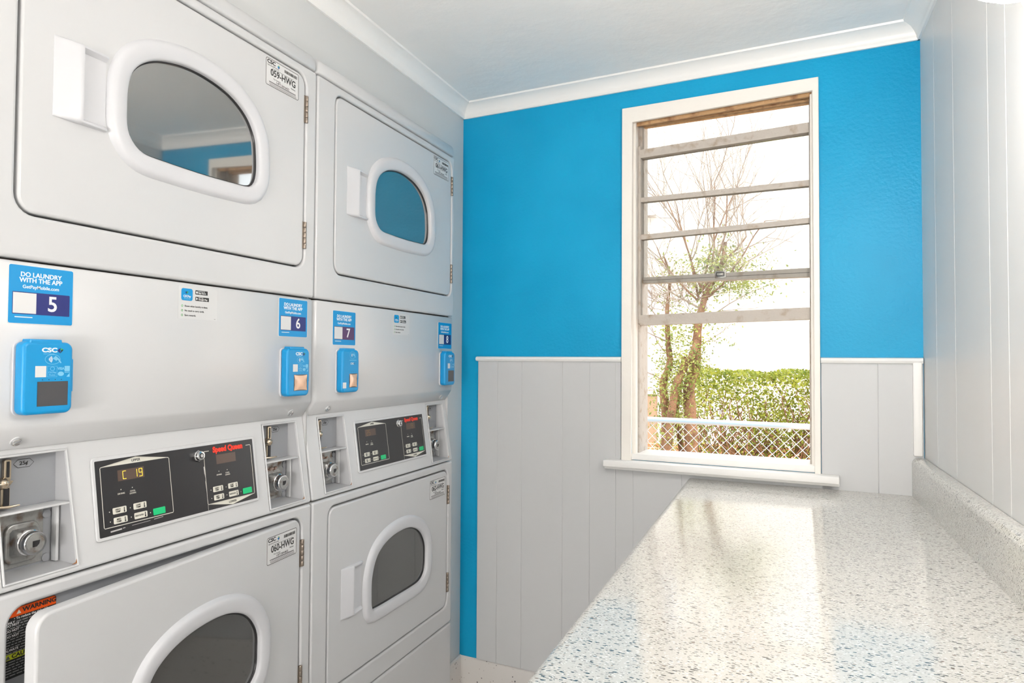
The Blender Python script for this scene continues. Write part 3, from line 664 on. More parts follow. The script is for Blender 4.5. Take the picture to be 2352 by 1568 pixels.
def reader(parent, u0, u1, style, du=0.0):
    z0, z1 = 1.2015, 1.3045; Hh = 0.021; M = DR
    t = MB(); r = 0.010
    w = u1-u0
    t.plate([rrect(u0-0.0012, u1+0.0012, z0-0.0012, z1-0.003, 0.009)], 0.0, 0.0035, plastic, M, 0.0006)      # pale back plate
    out = [(p.x, p.y) for p in [Vector(q) for q in rrect(u0, u1, z0, z1-0.0035, (0.009, 0.010, 0.011, 0.008))]]
    t.plate([out], 0.003, Hh, reader_blue, M, 0.0045, 4)
    t.plate([[(u0+0.008, z1-0.010), (u1-0.014, z1-0.010), (u1-0.0165, z1), (u0+0.010, z1)]], 0.003, Hh-0.001, reader_blue, M, 0.002)
    t.plate([[(u1-0.006, z0+0.030), (u1+0.0012, z0+0.030), (u1+0.0012, z1-0.028), (u1-0.006, z1-0.020)]], 0.003, Hh-0.002, reader_blue, M, 0.001)
    rd = t.build('card_reader', parent, angle=35); rd['label'] = 'blue card reader'
    e = Hh+0.0002; e2 = e+0.0002
    m = MB()
    c = (u0+u1)/2+0.005
    s0, s1, y0, y1 = (u0+0.020, u1-0.008, z0+0.0115, z0+0.0445)
    if style == 'B': y1 = z0+0.0435; s0 = u0+0.026
    if style != 'B':
        m.text('CSC', c-0.0045, 1.2895, 0.0085, e, whiteink, M, bold=0.035, xs=1.35)
        cx, cy = c+0.0105, 1.2895
        m.flat([(cx-0.0045, cy), (cx, cy-0.0042), (cx, cy+0.0035)], e, navy, M); m.flat([(cx, cy-0.0042), (cx+0.0045, cy+0.001), (cx+0.0015, cy+0.001)], e, blackink, M); m.flat([(cx, cy+0.0035), (cx+0.0045, cy+0.001), (cx+0.001, cy)], e, logo_green, M)
        m.line([(c-0.013, 1.2845), (c+0.002, 1.2845)], 0.0006, e, pale_blue, M)
        zc, ry = 1.2770, 0.0068
    else:
        zc, ry = 1.2885, 0.0088
        m.text('CSC', c-0.001, 1.2685, 0.0062, e, whiteink, M, bold=0.03, xs=1.2); m.flat([(c+0.0065, 1.2665), (c+0.009, 1.2695), (c+0.0065, 1.271)], e, navy, M)
        m.line([(c-0.012, 1.2765), (c+0.016, 1.2765)], 0.0013, e, pale_blue, M)
    rx = 0.0105
    m.line([(c+rx*cos(t_*pi/12), zc+ry*sin(t_*pi/12)) for t_ in range(24)], 0.0006, e, pale_blue, M, True)
    for q in range(4):
        rr = 0.0018+q*0.0014
        m.line([(c-0.0065+rr*cos(a), zc+rr*sin(a)) for a in (-0.8, -0.4, 0, 0.4, 0.8)], 0.0007, e, whiteink, M)
    m.flat([(c-0.0003, zc+0.0012), (c+0.0040, zc+0.0048), (c+0.0092, zc+0.0005), (c+0.0125, zc-0.0050), (c+0.0105, zc-0.0052), (c+0.0068, zc-0.0002), (c+0.0050, zc-0.0022), (c+0.0028, zc-0.0008)], e2, pale_blue, M)
    if style != 'B':
        zA, zB_ = 1.2525, 1.2678
        m.flat([(u0+0.0165, zA), (u0+0.0315, zA), (u0+0.0315, zB_), (u0+0.0165, zB_)], e, paper, M)
        m.line([(u0+0.0330, zA+0.0003), (u0+0.0465, zA+0.0003), (u0+0.0465, zB_-0.0003), (u0+0.0330, zB_-0.0003)], 0.0005, e, pale_blue, M, True)
        m.line([(u0+0.0370+0.003*cos(a*pi/6)+0.003, 1.2640+0.0025*sin(a*pi/6)) for a in range(12)], 0.0007, e, pale_blue, M, True)
        m.text('CSCPay', u0+0.0398, 1.2588, 0.0034, e, pale_blue, M, bold=0.01); m.text('Mobile', u0+0.0398, 1.2552, 0.0034, e, pale_blue, M)
        m.text('VISA', u0+0.0520, 1.2640, 0.0048, e, pale_blue, M, bold=0.03)
        m.flat([(u0+0.0520+0.0044*cos(a*pi/8), 1.2568+0.0031*sin(a*pi/8)) for a in range(16)], e, pale_blue, M)
        m.flat([(u0+0.0572, 1.2605), (u1-0.0055, 1.2605), (u1-0.0055, zB_), (u0+0.0572, zB_)], e, pale_blue, M)
        m.line([(u0+0.0572, 1.2590), (u1-0.0055, 1.2590)], 0.0010, e, pale_blue, M); m.flat([(u0+0.060, zA), (u1-0.0055, zA), (u1-0.0055, 1.2580)], e, pale_blue, M)
    else:
        k = MB(); k.flat([(u0+0.001, z0+0.010), (u0+0.0145, z0+0.010), (u0+0.0145, z0+0.0235), (u0+0.001, z0+0.0235)], e-0.00005, paper, M); k.build('white_patch', rd, smooth=False)
    m.build('reader_print', rd, smooth=False)['label'] = 'white CSC, contactless and card marks'
    m = MB()
    for q in range(4): m.flat([(c-0.0135+q*0.0088+0.0008*cos(a*pi/4), z0+0.0475+0.0006*sin(a*pi/4)) for a in range(8)], e, black, M)
    m.line([(s0, y0), (s1, y0), (s1, y1), (s0, y1)], 0.0010, e, black, M, True)
    film = style in ('B', 'C') and u0 < 0.2 or style == 'F'
    m.flat([(s0, y0), (s1, y0), (s1, y1), (s0, y1)], e+0.0001, screen, M)
    m.build('screen', rd, smooth=False)['label'] = 'dark reader screen'
    if style in ('B', 'F2'):
        m = MB()
        N = 8; V = []
        for j in range(N+1):
            for i in range(N+1):
                a, b = i/N*2-1, j/N*2-1
                pin = 0.0016*(1-b*b)*a*-1; pin2 = 0.0016*(1-a*a)*b*-1
                V.append(DR((s0+s1)/2+a*(s1-s0)/2*0.97+pin, (y0+y1)/2+b*(y1-y0)/2*0.98+pin2, e+0.0004+0.0016*(1-a*a)*(1-b*b)+0.0003*sin(9*a+7*b)))
        m.add(V, [[j*(N+1)+i, j*(N+1)+i+1, (j+1)*(N+1)+i+1, (j+1)*(N+1)+i] for j in range(N) for i in range(N)], screen_film)
        m.build('screen_film', rd)['label'] = 'peeling pale protective film over the screen'
    return rd

def app_sticker(parent, u0, u1, num, box_mat):
    M = DR; m = MB(); z0, z1 = 1.3125+(0.0135 if num in '56' else 0.0), 1.3915+(0.0135 if num in '56' else 0.0)
    w = u1-u0; c = (u0+u1)/2-0.0012; h = 0.0008
    m.plate([rrect(u0-0.0009, u1+0.0009, z0-0.0009, z1+0.0009, 0.003)], 0.0, 0.0005, paper, M)
    m.plate([rrect(u0, u1, z0, z1, 0.0026)], 0.0004, 0.0007, sticker_blue, M)
    m.text('DO LAUNDRY', c, z0+0.0668, 0.0088, h, whiteink, M, bold=0.022, xs=1.0); m.text('WITH THE APP', c, z0+0.0592, 0.0088, h, whiteink, M, bold=0.022, xs=1.0)
    m.text('GetPayMobile.com', c, z0+0.0502, 0.0066, h, whiteink, M, bold=0.01, xs=1.0)
    b0, b1, y0, y1 = u0+0.0048, u1-0.0044, z0+0.0125, z0+0.0430
    m.flat(rrect(b0, b1, y0, y1, 0.001, 2), h, box_mat, M)
    m.flat([(b0+0.0008, y0+0.0012), (b0+0.0318, y0+0.0012), (b0+0.0318, y1-0.0012), (b0+0.0008, y1-0.0012)], h+0.0001, paper, M)
    m.text(num, b0+0.0545, (y0+y1)/2-0.0002, 0.0300, h+0.0002, whiteink, M, bold=0.014)
    m.line([(b0+0.0035, z0+0.0085), (b0+0.0270, z0+0.0085)], 0.0012, h, whiteink, M)
    m.build('app_sticker', parent, smooth=False)['label'] = 'blue app sticker numbered %s' % num

def info_sticker(parent, dx=0.0, dz=0.0):
    M = lambda x, y, h: (h, x+dx, y+dz); m = MB(); e = 0.0005
    m.plate([rrect(0.3200, 0.4070, 1.3480, 1.4045, 0.001)], 0.0, 0.0003, clearpaper, M)
    m.flat(rrect(0.3262, 0.3506, 1.3797, 1.4008, 0.004, 4), e, sticker_blue, M)
    m.flat([(0.334, 1.3945), (0.3375, 1.391), (0.3385, 1.396)], e+0.0002, navy, M); m.flat([(0.3375, 1.391), (0.3415, 1.395), (0.3385, 1.396)], e+0.0002, logo_green, M)
    m.text('CSCPay', 0.3384, 1.3872, 0.0050, e+0.0002, whiteink, M, bold=0.02); m.text('Mobile', 0.3384, 1.3832, 0.0048, e+0.0002, pale_blue, M)
    m.flat([(0.3565, 1.3922), (0.3840, 1.3922), (0.3840, 1.3996), (0.3565, 1.3996)], e, blackink, M); m.flat([(0.3567, 1.3809), (0.3871, 1.3809), (0.3871, 1.3880), (0.3567, 1.3880)], e, blackink, M)
    m.flat([(0.3597+0.0019*cos(a*pi/6), 1.3957+0.0022*sin(a*pi/6)) for a in range(12)], e+0.0002, whiteink, M)
    m.text('Download on the', 0.3625, 1.3979, 0.0021, e+0.0002, whiteink, M, 'LEFT'); m.text('App Store', 0.3625, 1.3950, 0.0041, e+0.0002, whiteink, M, 'LEFT', bold=0.01)
    m.flat([(0.3582, 1.3822), (0.3624, 1.3845), (0.3582, 1.3868)], e+0.0002, whiteink, M)
    m.text('GET IT ON', 0.3635, 1.3866, 0.0021, e+0.0002, whiteink, M, 'LEFT'); m.text('Google Play', 0.3635, 1.3838, 0.0041, e+0.0002, whiteink, M, 'LEFT', bold=0.01)
    for i, tx in enumerate(('Know when laundry is done.', 'No need to carry cards.', 'Earn rewards.')):
        z = 1.3702-i*0.0080
        m.line([(0.3285+0.0016*cos(a*pi/5), z+0.0016*sin(a*pi/5)) for a in range(10)], 0.0008, e, logo_green, M, True)
        m.text(tx, 0.3338, z, 0.0044, e, blackink, M, 'LEFT', bold=0.008)
    m.line([(0.3995, 1.3505), (0.4030, 1.3503)], 0.0005, e, blackink, M)
    m.build('info_sticker', parent, smooth=False)['label'] = 'pale sticker with app store badges'

def warning_label(parent, h):
    M = DR; m = MB(); u0, u1, z1, z0 = 0.0630, 0.1335, 0.9352, 0.8400
    # follow the rounded corner of the opening
    out = rrect(u0, u1, z0, z1, (0.003, 0.003, 0.004, 0.018))
    m.plate([out], h, h+0.0003, blackink, M); e = h+0.0005; e2 = e+0.0002
    top = [p for p in rrect(u0+0.0004, u1-0.0004, z1-0.0125, z1-0.0006, (0.0005, 0.0005, 0.004, 0.0115))]
    m.flat(top, e, orange, M)
    m.text('WARNING', u0+0.047, z1-0.0062, 0.0085, e2, blackink, M, bold=0.03, xs=1.15)
    m.flat([(u0+0.0150, z1-0.0095), (u0+0.0215, z1-0.0095), (u0+0.01825, z1-0.0040)], e2, ivory, M)
    m.text('• To reduce the risk of fire:', u0+0.012, z1-0.0150, 0.0046, e, whiteink, M, 'LEFT', bold=0.015)
    rr = random.Random(5); z = z1-0.0192; k = 0
    bold_rows = {0: 'ONLY', 1: 'DO NOT', 3: 'DO NOT', 5: 'DO NOT', 10: 'ALWAYS'}
    while z > z0+0.002:
        if k == 12:
            m.flat([(u0+0.0004, z-0.0055), (u1-0.0004, z-0.0055), (u1-0.0004, z+0.0022), (u0+0.0004, z+0.0022)], e, yellow, M)
            m.text('CAUTION', u0+0.010, z-0.0017, 0.0075, e2, blackink, M, 'LEFT', bold=0.03, xs=1.1)
            m.flat([(u0+0.002, z-0.0045), (u0+0.0085, z-0.0045), (u0+0.00525, z+0.0010)], e2, greyink, M)
            z -= 0.0086; k += 1; continue
        x = u0+0.0015
        if k in bold_rows:
            m.text(bold_rows[k], x, z, 0.0044, e, whiteink, M, 'LEFT', bold=0.02); x += 0.0028*len(bold_rows[k])+0.0025
        while x < u1-0.004:
            wd = rr.uniform(0.003, 0.009); wd = min(wd, u1-0.003-x)
            m.line([(x, z-0.0002), (x+wd, z-0.0002)], 0.0014, e, P('small_print', (0.30, 0.30, 0.30, 1), 0.6), M); x += wd+0.0014
        z -= 0.0037; k += 1
    m.build('warning_label', parent, smooth=False)['label'] = 'orange and black WARNING label'

def make_dryer(yl, label, spec):
    t = empty('stacked_dryer', (-0.9635, yl, 0)); tag(t, label, 'dryer', 'stacked coin dryers')
    A, Bw = 0.0018, DW-0.0018
    m = MB()
    m.box(-0.70, -0.046, A, Bw, 0.01, 1.95, gap, 0.002)
    m.box(-0.046, -0.024, A+0.012, Bw-0.012, 0.02, 0.96, gap); m.box(-0.046, -0.024, A+0.012, Bw-0.012, 1.165, 1.94, gap)
    cab = m.build('cabinet', t)
    side = P('cabinet_side', (0.62, 0.62, 0.62, 1), 0.5)
    for u in (A, Bw): m = MB(); m.box(-0.60, -0.018, u-0.0006, u+0.0006, 0.03, 1.94, side); m.build('side_panel', t, smooth=False)
    # kick panel
    m = MB(); m.plate([rrect(A, Bw, 0.012, 0.4635, 0.006)], -0.024, 0.0, enamel, DR, 0.006, 3); m.build('kick_panel', t)
    m = MB(); m.box(-0.62, -0.03, 0.03, DW-0.03, 0.0, 0.014, black); m.build('feet', t, smooth=False)
    # lower front with door opening
    lo = spec['lo_du']
    lop = rrect(0.0585+lo, 0.6565+lo, 0.5205, 0.9415, 0.024)
    m = MB(); m.plate([rrect(A, Bw, 0.4672, 0.9622, 0.006), lop], -0.022, 0.0, enamel, DR, 0.005, 3)
    m.plate([rrect(0.04, 0.68, 0.505, 0.955, 0.01)], -0.023, -0.0205, grey_in, DR)
    lf = m.build('lower_front', t)
    if spec['ajar']: warning_label(lf, -0.0205)
    # control front (slanted)
    cb = [((0.0462, 1.1435), (0.1462, 1.1435), (0.1518, 0.9750), (0.0490, 0.9740)), ((0.5560, 1.1430), (0.6578, 1.1430), (0.6640, 0.9740), (0.5570, 0.9730))]
    m = MB()
    m.plate([rrect(A, Bw, 0.9655, 1.1620, 0.006)] + [list(q) for q in cb], -0.012, 0.0, enamel_panel, CTL, 0.004, 3)
    m.build('control_front', t)
    for q, wn_ in zip(cb, spec['worn']): coin_bay(t, q, wn_)
    control_print(t, spec['first'])
    # reader panel: flat face, folded in at the foot
    zc = 1.1835
    secs = [(-0.030, 1.1525), (-0.0245, 1.1525), (-0.0215, 1.1545), (-0.0030, zc-0.003), (0.0, zc+0.003), (0.0, 1.4065), (-0.0015, 1.4095), (-0.005, 1.4108), (-0.03, 1.4108)]
    m = MB(); m.recalc = True; loops = []
    for u, k in ((A, 0.010), (A+0.0012, 0.006), (A+0.004, 0.0025), (A+0.009, 0.0), (Bw-0.009, 0.0), (Bw-0.004, 0.0025), (Bw-0.0012, 0.006), (Bw, 0.010)):
        loops.append([(max(x-k, -0.031), u, z+(k*0.35 if z < 1.2 else -k*0.3)) for x, z in secs])
    m.loft(loops, enamel, True, True); m.build('reader_panel', t, angle=50)
    for u in (0.0680, 0.6285):
        m = MB()
        m.lathe([(0, 0.0078), (0.001, 0.0078), (0.002, 0.0072)], (-0.0150, u, 1.1650), (0.82, 0, -0.57), enamel, 16)
        m.lathe([(0.001, 0.0062), (0.0045, 0.006), (0.0055, 0.0045), (0.0048, 0.002)], (-0.0150, u, 1.1650), (0.82, 0, -0.57), chrome, 16)
        m.build('bolt', t)
    # upper front
    du = spec['up_du']
    m = MB(); m.plate([rrect(A, Bw, 1.4142, 1.9165, 0.006), rrect(0.0500+du, 0.6500+du, 1.4755, 1.8985, 0.028)], -0.022, 0.0, enamel, DR, 0.005, 3)
    m.plate([rrect(0.03, 0.68, 1.46, 1.91, 0.01)], -0.0238, -0.0222, gap, DR); m.build('upper_front', t)
    # lid with rounded front edge
    m = MB(); m.recalc = True
    lid = [(-0.55, 1.9195), (-0.003, 1.9195), (0.0005, 1.9215), (0.0015, 1.925), (0.0010, 1.938), (-0.0010, 1.946), (-0.006, 1.9525), (-0.014, 1.957), (-0.025, 1.959), (-0.55, 1.959)]
    loops = []
    for u, k in ((A-0.0006, 0.012), (A+0.0012, 0.006), (A+0.004, 0.0025), (A+0.011, 0.0), (Bw-0.011, 0.0), (Bw-0.004, 0.0025), (Bw-0.0012, 0.006), (Bw+0.0006, 0.012)):
        loops.append([(x-(k if x > -0.5 else 0), u, z-(k*0.6 if z > 1.93 else 0)) for x, z in lid])
    m.loft(loops, enamel, True, True); m.build('lid', t, angle=50)
    # doors
    up = [(a+du, b) for a, b in UPW]
    door(t, rrect(0.0535+du, 0.6465+du, 1.4790, 1.8950, 0.024), up, (0.0985+du, 0.1745+du, 1.6240, 1.7410),
         (0.5235+du*1.25, 0.6245+du*1.2, 1.8318, 1.8890), spec['up_no'], ((0.6505+du, 1.7930, 1.8525), (0.6500+du, 1.5180, 1.5765)), -0.001, door_glass)
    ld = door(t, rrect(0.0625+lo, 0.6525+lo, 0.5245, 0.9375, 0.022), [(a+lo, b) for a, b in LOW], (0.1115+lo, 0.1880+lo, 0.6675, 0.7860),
         (0.5390+lo, 0.6390+lo, 0.8665, 0.9225), spec['lo_no'], ((0.6595+lo, 0.8335, 0.8910), (0.6585+lo, 0.5650, 0.6235)), -0.001, dimmed_glass)
    if spec['ajar']:
        hp = Vector((0.0, 0.6565+lo, 0.7)); M4 = Matrix.Translation(hp) @ Matrix.Rotation(R(spec['ajar']), 4, 'Z') @ Matrix.Translation(-hp)
        ld.matrix_local = M4
    for (u0, u1, st_), (s0, s1, n_, bm_) in zip(spec['readers'], spec['stickers']):
        reader(t, u0, u1, st_); app_sticker(t, s0, s1, n_, bm_)
    info_sticker(t, *spec['info'])
    return t

make_dryer(DY0-DW, 'nearer white stacked dryer, doors labelled 059 and 060, lower door ajar beside a warning label',
    dict(first=True, ajar=4.6, lo_du=-0.003, up_du=0.0, worn=(False, True), up_no='059-HWG', lo_no='060-HWG',
         readers=((0.0520, 0.1222, 'A'), (0.5755, 0.6455, 'F2')), stickers=((0.0446, 0.1331, '5', navy), (0.5716, 0.6607, '6', navy)), info=(0.0, 0.0)))
make_dryer(DY0, 'white stacked dryer beside the blue wall, numbered 061 and 062, both doors shut',
    dict(first=False, ajar=0, lo_du=0.0, up_du=0.0178, worn=(True, False), up_no='061-HWG', lo_no='062-HWG',
         readers=((0.0775, 0.1430, 'B'), (0.5905, 0.6560, 'C')), stickers=((0.0662, 0.1550, '7', plum), (0.5825, 0.6705, '8', navy)), info=(0.0060, -0.0025)))

# ------------------------------------------------------------------ outside
ground_m = P('sandy_ground', srgb(215, 185, 150), 0.9, bump=(8, 0.4), var=(srgb(170, 120, 80), 5, 0.45, 0.65, 6))
stucco = P('cream_stucco', (0.66, 0.63, 0.585, 1), 0.8, bump=(20, 0.1))
peach = P('peach_stucco', (0.34, 0.235, 0.155, 1), 0.8)
wwhite = P('white_window_paint', (0.50, 0.51, 0.54, 1), 0.5)
wglass = P('far_window_glass', (0.13, 0.14, 0.17, 1), 0.5)
galv = P('galvanised_steel', (0.75, 0.76, 0.78, 1), 0.35, metal=0.35)
def brick_mat():
    m = bpy.data.materials.new('brick_base'); m.use_nodes = True; n = m.node_tree.nodes; l = m.node_tree.links
    t = n.new('ShaderNodeTexBrick'); t.inputs['Scale'].default_value = 5; t.inputs['Color1'].default_value = srgb(205, 140, 100); t.inputs['Color2'].default_value = srgb(180, 115, 85); t.inputs['Mortar'].default_value = srgb(220, 195, 170)
    c = n.new('ShaderNodeTexCoord'); mp = n.new('ShaderNodeMapping'); mp.inputs['Rotation'].default_value = (R(90), 0, 0)
    l.new(c.outputs['Object'], mp.inputs[0]); l.new(mp.outputs[0], t.inputs['Vector']); l.new(t.outputs[0], n['Principled BSDF'].inputs['Base Color']); return m
brick_m = brick_mat()
bark = P('bark', srgb(142, 104, 76), 0.85, bump=(60, 0.7), var=(srgb(105, 75, 55), 14, 0.45, 0.7))
twig_m = P('grey_twig_bark', srgb(150, 132, 118), 0.85)
def leaf_mat(name, c1, c2):
    m = bpy.data.materials.new(name); m.use_nodes = True; n = m.node_tree.nodes; l = m.node_tree.links; b = n['Principled BSDF']
    nz = n.new('ShaderNodeTexNoise'); nz.inputs['Scale'].default_value = 9; tc = n.new('ShaderNodeTexCoord'); mx = n.new('ShaderNodeMixRGB')
    rp = n.new('ShaderNodeMapRange'); rp.inputs[1].default_value = 0.35; rp.inputs[2].default_value = 0.65
    mx.inputs[1].default_value = c1; mx.inputs[2].default_value = c2
    l.new(tc.outputs['Object'], nz.inputs['Vector']); l.new(nz.outputs[0], rp.inputs[0]); l.new(rp.outputs[0], mx.inputs[0]); l.new(mx.outputs[0], b.inputs['Base Color'])
    b.inputs['Roughness'].default_value = 0.45
    tl = n.new('ShaderNodeBsdfTranslucent'); l.new(mx.outputs[0], tl.inputs[0]); ms = n.new('ShaderNodeMixShader'); ms.inputs[0].default_value = 0.35
    l.new(b.outputs[0], ms.inputs[1]); l.new(tl.outputs[0], ms.inputs[2]); l.new(ms.outputs[0], n['Material Output'].inputs[0]); return m
hedge_leaf = leaf_mat('hedge_leaves', srgb(172, 174, 64), srgb(100, 118, 40))
ivy_leaf = leaf_mat('tree_leaves', srgb(178, 180, 95), srgb(120, 138, 75))

def leaves(mm, pts, size, mat, rng):
    for p in pts:
        p = Vector(p); s = size*rng.uniform(0.6, 1.25)
        d = Vector((rng.gauss(0, 1), rng.gauss(0, 1), rng.gauss(0, 0.8))).normalized(); e = d.cross(Vector((rng.gauss(0, 1), rng.gauss(0, 1), rng.gauss(0, 1)))).normalized()
        f = d.cross(e)*0.12*s
        V = [p-d*s*0.5, p-d*s*0.15+e*s*0.26+f, p+d*s*0.25+e*s*0.2+f, p+d*s*0.55, p+d*s*0.25-e*s*0.2+f, p-d*s*0.15-e*s*0.26+f]
        mm.add(V, [[0, 1, 2, 3], [0, 3, 4, 5]], mat)

m = MB(); m.box(-9, 7, 2.35, 9.3, -0.2, -0.05, ground_m); tag(m.build('ground', smooth=False), kind='structure')
# small debris on the sand
# the neighbouring building
bl = empty('apartment_building', (0, 9, 0)); tag(bl, 'sunlit cream stucco building filling the view beyond the window', 'building')
m = MB(); m.box(-9, 6, 0.0, 0.3, 0.22, 7.5, stucco); m.build('wall', bl, smooth=False)
m = MB(); m.box(-9, -1.515, -0.05, 0.0, 0.22, 0.84, peach); m.box(-9, -1.49, -0.08, 0.0, 0.84, 0.92, stucco); m.box(-1.515, -1.40, -0.07, 0.0, 0.20, 0.84, stucco); m.build('plinth', bl, smooth=False)
m = MB(); m.box(-9, 6, -0.06, 0.3, -0.05, 0.22, brick_m); m.build('brick_base', bl, smooth=False)
def far_window(x0, x1, z0, z1, rows):
    m = MB(); k = 0.07
    m.plate([[(x0-k, z0-k), (x1+k, z0-k), (x1+k, z1+k), (x0-k, z1+k)], [(x0, z0), (x1, z0), (x1, z1), (x0, z1)]], 0.0, 0.05, wwhite, MX['back']); m.box(x0-k-0.05, x1+k+0.05, -0.10, 0.0, z0-k-0.05, z0-k, wwhite)
    f = m.build('window', bl, smooth=False)
    m = MB(); m.box(x0, x1, -0.006, 0.0, z0, z1, wglass)
    for i in range(1, rows): z = z0+(z1-z0)*i/rows; m.box(x0, x1, -0.03, -0.006, z-0.015, z+0.015, wwhite)
    m.build('pane', f, smooth=False)
far_window(-2.4, -1.66, 3.30, 4.32, 2); far_window(-2.4, -1.66, 1.02, 2.20, 5)
m = MB(); m.tube([(-1.38, -0.06, 0.22), (-1.38, -0.06, 6.5)], 0.035, stucco, 10); m.box(-1.42, -1.34, -0.1, 0, 2.6, 2.75, stucco); m.build('downpipe', bl)

# chain link fence
fe = empty('chain_link_fence', (-0.3, 3.34, -0.05)); tag(fe, 'galvanised chain link fence with a pale top rail outside the window', 'fence')
def fy(x): return 3.3747+(x+0.658)*(3.2944-3.3747)/0.762 - 3.34
m = MB(); m.tube([(-2.2, fy(-2.5), 1.04), (2.3, fy(2.0), 1.04)], 0.0135, galv, 12); m.build('top_rail', fe)
m = MB(); pitch = 0.050; X0, X1 = -1.3, 1.15; Zb, Zt = 0.12, 1.035; hgt = Zt-Zb
k = X0-hgt*0.95
while k < X1:
    for sg in (1, -1):
        pts = []
        n_ = int(hgt/(pitch/2/0.98))
        for i in range(n_+1):
            z = Zb+i*hgt/n_; x = (k+(z-Zb)*0.98) if sg > 0 else (k+hgt*0.98-(z-Zb)*0.98)
            if X0 <= x <= X1: pts.append((x, fy(x-0.3)+(0.0022 if (i % 2) ^ (sg > 0) else -0.0022), z))
        if len(pts) > 1: m.tube(pts, 0.0014, galv, 4, False)
    k += pitch
m.build('wire_mesh', fe)
for x in (-1.9, 1.9):
    m = MB(); m.tube([(x, fy(x-0.3)+0.03, 0.0), (x, fy(x-0.3)+0.03, 1.06)], 0.024, galv, 14); m.build('post', fe)

# hedge
hd = empty('hedge', (0.0, 5.35, -0.05)); tag(hd, 'bushy green clipped hedge behind the chain link fence', 'hedge')
rng = random.Random(11)
L = []
for i in range(36000):
    x = rng.uniform(-0.66, 1.25); z = rng.uniform(0.12, 1.0)**0.8*1.30; y = max(-0.42, min(0.42, rng.gauss(0, 0.2)))
    top = 1.262+0.010*sin(9*x)+0.008*sin(23*x+1)
    if z > top: z = top-rng.random()*0.05
    g = sin(7.1*x+2)*sin(8.3*z+1)*0.5+0.5
    if rng.random() < 0.22+0.7*g or z > 1.15: L.append((x, y, z))
m = MB(); leaves(m, L, 0.026, hedge_leaf, rng); m.build('foliage', hd, smooth=False)
m = MB()
for i in range(520):
    x = rng.uniform(-0.62, 1.2); y = rng.uniform(-0.3, 0.1); z = rng.uniform(0.0, 0.7); pts = [(x, y, z)]
    for k in range(4):
        x += rng.gauss(0, 0.06); y += rng.gauss(0, 0.03); z = min(z+rng.uniform(0.05, 0.16), 1.24); pts.append((x, y, z))
    m.tube(pts, [0.006, 0.005, 0.004, 0.003, 0.002], bark, 4, False)
m.build('branches', hd)

# tree with ivy on its stems
tr = empty('bare_tree', (-0.52, 4.3, -0.05)); tag(tr, 'thin multi-stemmed tree with bare upper twigs and leafy stems behind the fence', 'tree')
O = Vector((-0.52, 4.3, -0.05))
def stem(pts, r0, r1, name='trunk'):
    mm = MB(); pts = [Vector(p) for p in pts]; pts = [p for p in pts]
    dense = []
    for i in range(len(pts)-1):
        p0, p1, p2, p3 = pts[max(i-1, 0)], pts[i], pts[i+1], pts[min(i+2, len(pts)-1)]
        for j in range(5):
            t = j/5; dense.append(0.5*((2*p1)+(-p0+p2)*t+(2*p0-5*p1+4*p2-p3)*t*t+(-p0+3*p1-3*p2+p3)*t**3))
    dense.append(pts[-1]); n = len(dense)
    mm.tube([p-O for p in dense], [r0+(r1-r0)*i/(n-1)+0.0015*sin(i*1.7) for i in range(n)], bark, 10)
    mm.build(name, tr); return dense
S1 = stem([(-0.51, 4.32, -0.05), (-0.521, 4.3, 0.651), (-0.529, 4.3, 0.93), (-0.537, 4.3, 1.117), (-0.499, 4.3, 1.237), (-0.491, 4.3, 1.356), (-0.482, 4.3, 1.492), (-0.46, 4.3, 1.60), (-0.42, 4.3, 1.72), (-0.35, 4.3, 1.84), (-0.32, 4.3, 2.0)], 0.046, 0.010)
S2 = stem([(-0.69, 4.24, -0.05), (-0.66, 4.22, 0.687), (-0.622, 4.22, 1.017), (-0.601, 4.22, 1.136), (-0.556, 4.22, 1.237), (-0.514, 4.23, 1.305), (-0.485, 4.27, 1.40)], 0.028, 0.018)
S3 = stem([(-0.70, 4.38, -0.05), (-0.691, 4.35, 0.633), (-0.684, 4.35, 0.921), (-0.701, 4.35, 1.13), (-0.662, 4.35, 1.252), (-0.671, 4.35, 1.401), (-0.677, 4.35, 1.6), (-0.66, 4.35, 1.8), (-0.70, 4.35, 1.95)], 0.038, 0.004)
S4 = stem([(-0.58, 4.42, -0.05), (-0.589, 4.4, 0.633), (-0.627, 4.4, 0.937), (-0.614, 4.4, 1.068), (-0.579, 4.4, 1.306)], 0.024, 0.014)
rng = random.Random(4)
m = MB(); tips = []
def grow(p, d, length, r, depth):
    pts = [p.copy()]; q = p.copy(); dd = d.copy(); n = 5
    for i in range(n):
        dd = (dd + Vector((rng.gauss(0, 0.13), rng.gauss(0, 0.10), rng.gauss(0.03, 0.08)))).normalized(); q = q+dd*length/n; pts.append(q.copy())
    rr = [0.72*r*(1-0.6*i/n) for i in range(n+1)]
    m.tube([a-O for a in pts], rr, twig_m if depth < 3 else bark, 5, False)
    if depth <= 1: tips.extend(pts[2:])
    if depth > 0:
        for i in range(2, n+1):
            for _ in range(1 if rng.random() < 0.75 else 2):
                ax = Vector((rng.gauss(0, 1), rng.gauss(0, 0.6), rng.gauss(0, 0.5))); nd = (dd+ax.normalized()*rng.uniform(0.45, 0.95)).normalized()
                grow(pts[i], nd, length*rng.uniform(0.5, 0.78), r*0.55*(1-0.3*i/n), depth-1)
base = Vector((-0.46, 4.3, 1.60))
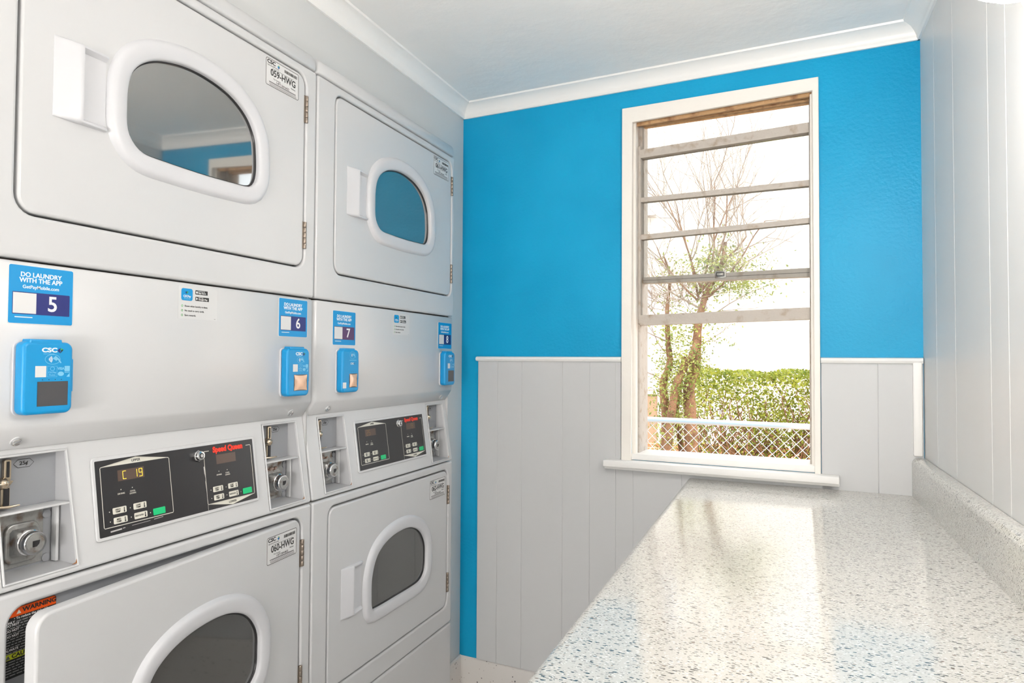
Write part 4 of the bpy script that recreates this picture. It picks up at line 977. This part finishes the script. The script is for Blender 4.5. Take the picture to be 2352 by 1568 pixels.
for (tx, tz, r) in ((-0.81, 2.0, 0.010), (-0.74, 2.28, 0.010), (-0.55, 2.42, 0.011), (-0.36, 2.45, 0.012), (-0.20, 2.45, 0.011), (-0.05, 2.3, 0.012), (0.04, 2.05, 0.010), (-0.05, 1.80, 0.009), (-0.24, 2.1, 0.016)):
    tgt = Vector((tx, 4.3+rng.uniform(-0.25, 0.3), tz)); d = tgt-base
    grow(base+Vector((rng.uniform(-0.03, 0.05), 0, rng.uniform(0, 0.12))), d.normalized(), d.length*0.78, r, 3)
for (a, d, ln, r) in (((-0.68, 4.35, 1.5), (-0.5, 0, 0.5), 0.35, 0.007), ((-0.68, 4.35, 1.4), (-0.7, -0.1, 0.35), 0.32, 0.006), ((-0.49, 4.3, 1.50), (0.6, 0, 0.25), 0.38, 0.007), ((-0.70, 4.35, 1.15), (-0.8, 0, 0.5), 0.32, 0.006), ((-0.66, 4.35, 1.3), (-0.6, -0.1, 0.7), 0.3, 0.005), ((-0.50, 4.3, 1.36), (0.8, 0, 0.3), 0.26, 0.004), ((-0.47, 4.3, 1.6), (-0.7, 0, 0.35), 0.45, 0.009)):
    grow(Vector(a), Vector(d).normalized(), ln, r, 2)
for i in range(46):
    a = Vector((rng.gauss(-0.58, 0.10), rng.gauss(4.3, 0.12), rng.uniform(1.58, 1.72)))
    d = Vector((rng.gauss(-0.1, 0.7), rng.gauss(0, 0.3), rng.uniform(0.1, 0.9))).normalized(); grow(a, d, rng.uniform(0.16, 0.32), 0.0032, 1)
tips = []
m.build('branches', tr)
m = MB(); L = []
def clump(c, s, n):
    for i in range(n): L.append((c[0]-O.x+rng.gauss(0, s[0]), c[1]-O.y+rng.gauss(0, s[1]), c[2]-O.z+rng.gauss(0, s[2])))
for p in S1+S3+S2+S4:
    if 0.75 < p.z < 1.32: clump(p, (0.055, 0.06, 0.04), 44)
    elif p.z <= 0.75: clump(p, (0.05, 0.06, 0.05), 20)
    else: clump(p, (0.05, 0.05, 0.05), 16)
clump((-0.33, 4.3, 1.87), (0.11, 0.12, 0.06), 1100); clump((-0.24, 4.3, 1.73), (0.10, 0.1, 0.04), 600); clump((-0.47, 4.3, 1.80), (0.10, 0.1, 0.06), 380); clump((-0.60, 4.3, 1.47), (0.08, 0.08, 0.07), 420)
clump((-0.37, 4.3, 1.50), (0.07, 0.06, 0.04), 60)
for i in range(40):
    t = i/39; clump((-0.50+0.26*t, 4.3, 1.355+0.05*sin(t*3)), (0.006, 0.01, 0.012), 1)
leaves(m, L, 0.019, ivy_leaf, rng); m.build('foliage', tr, smooth=False)
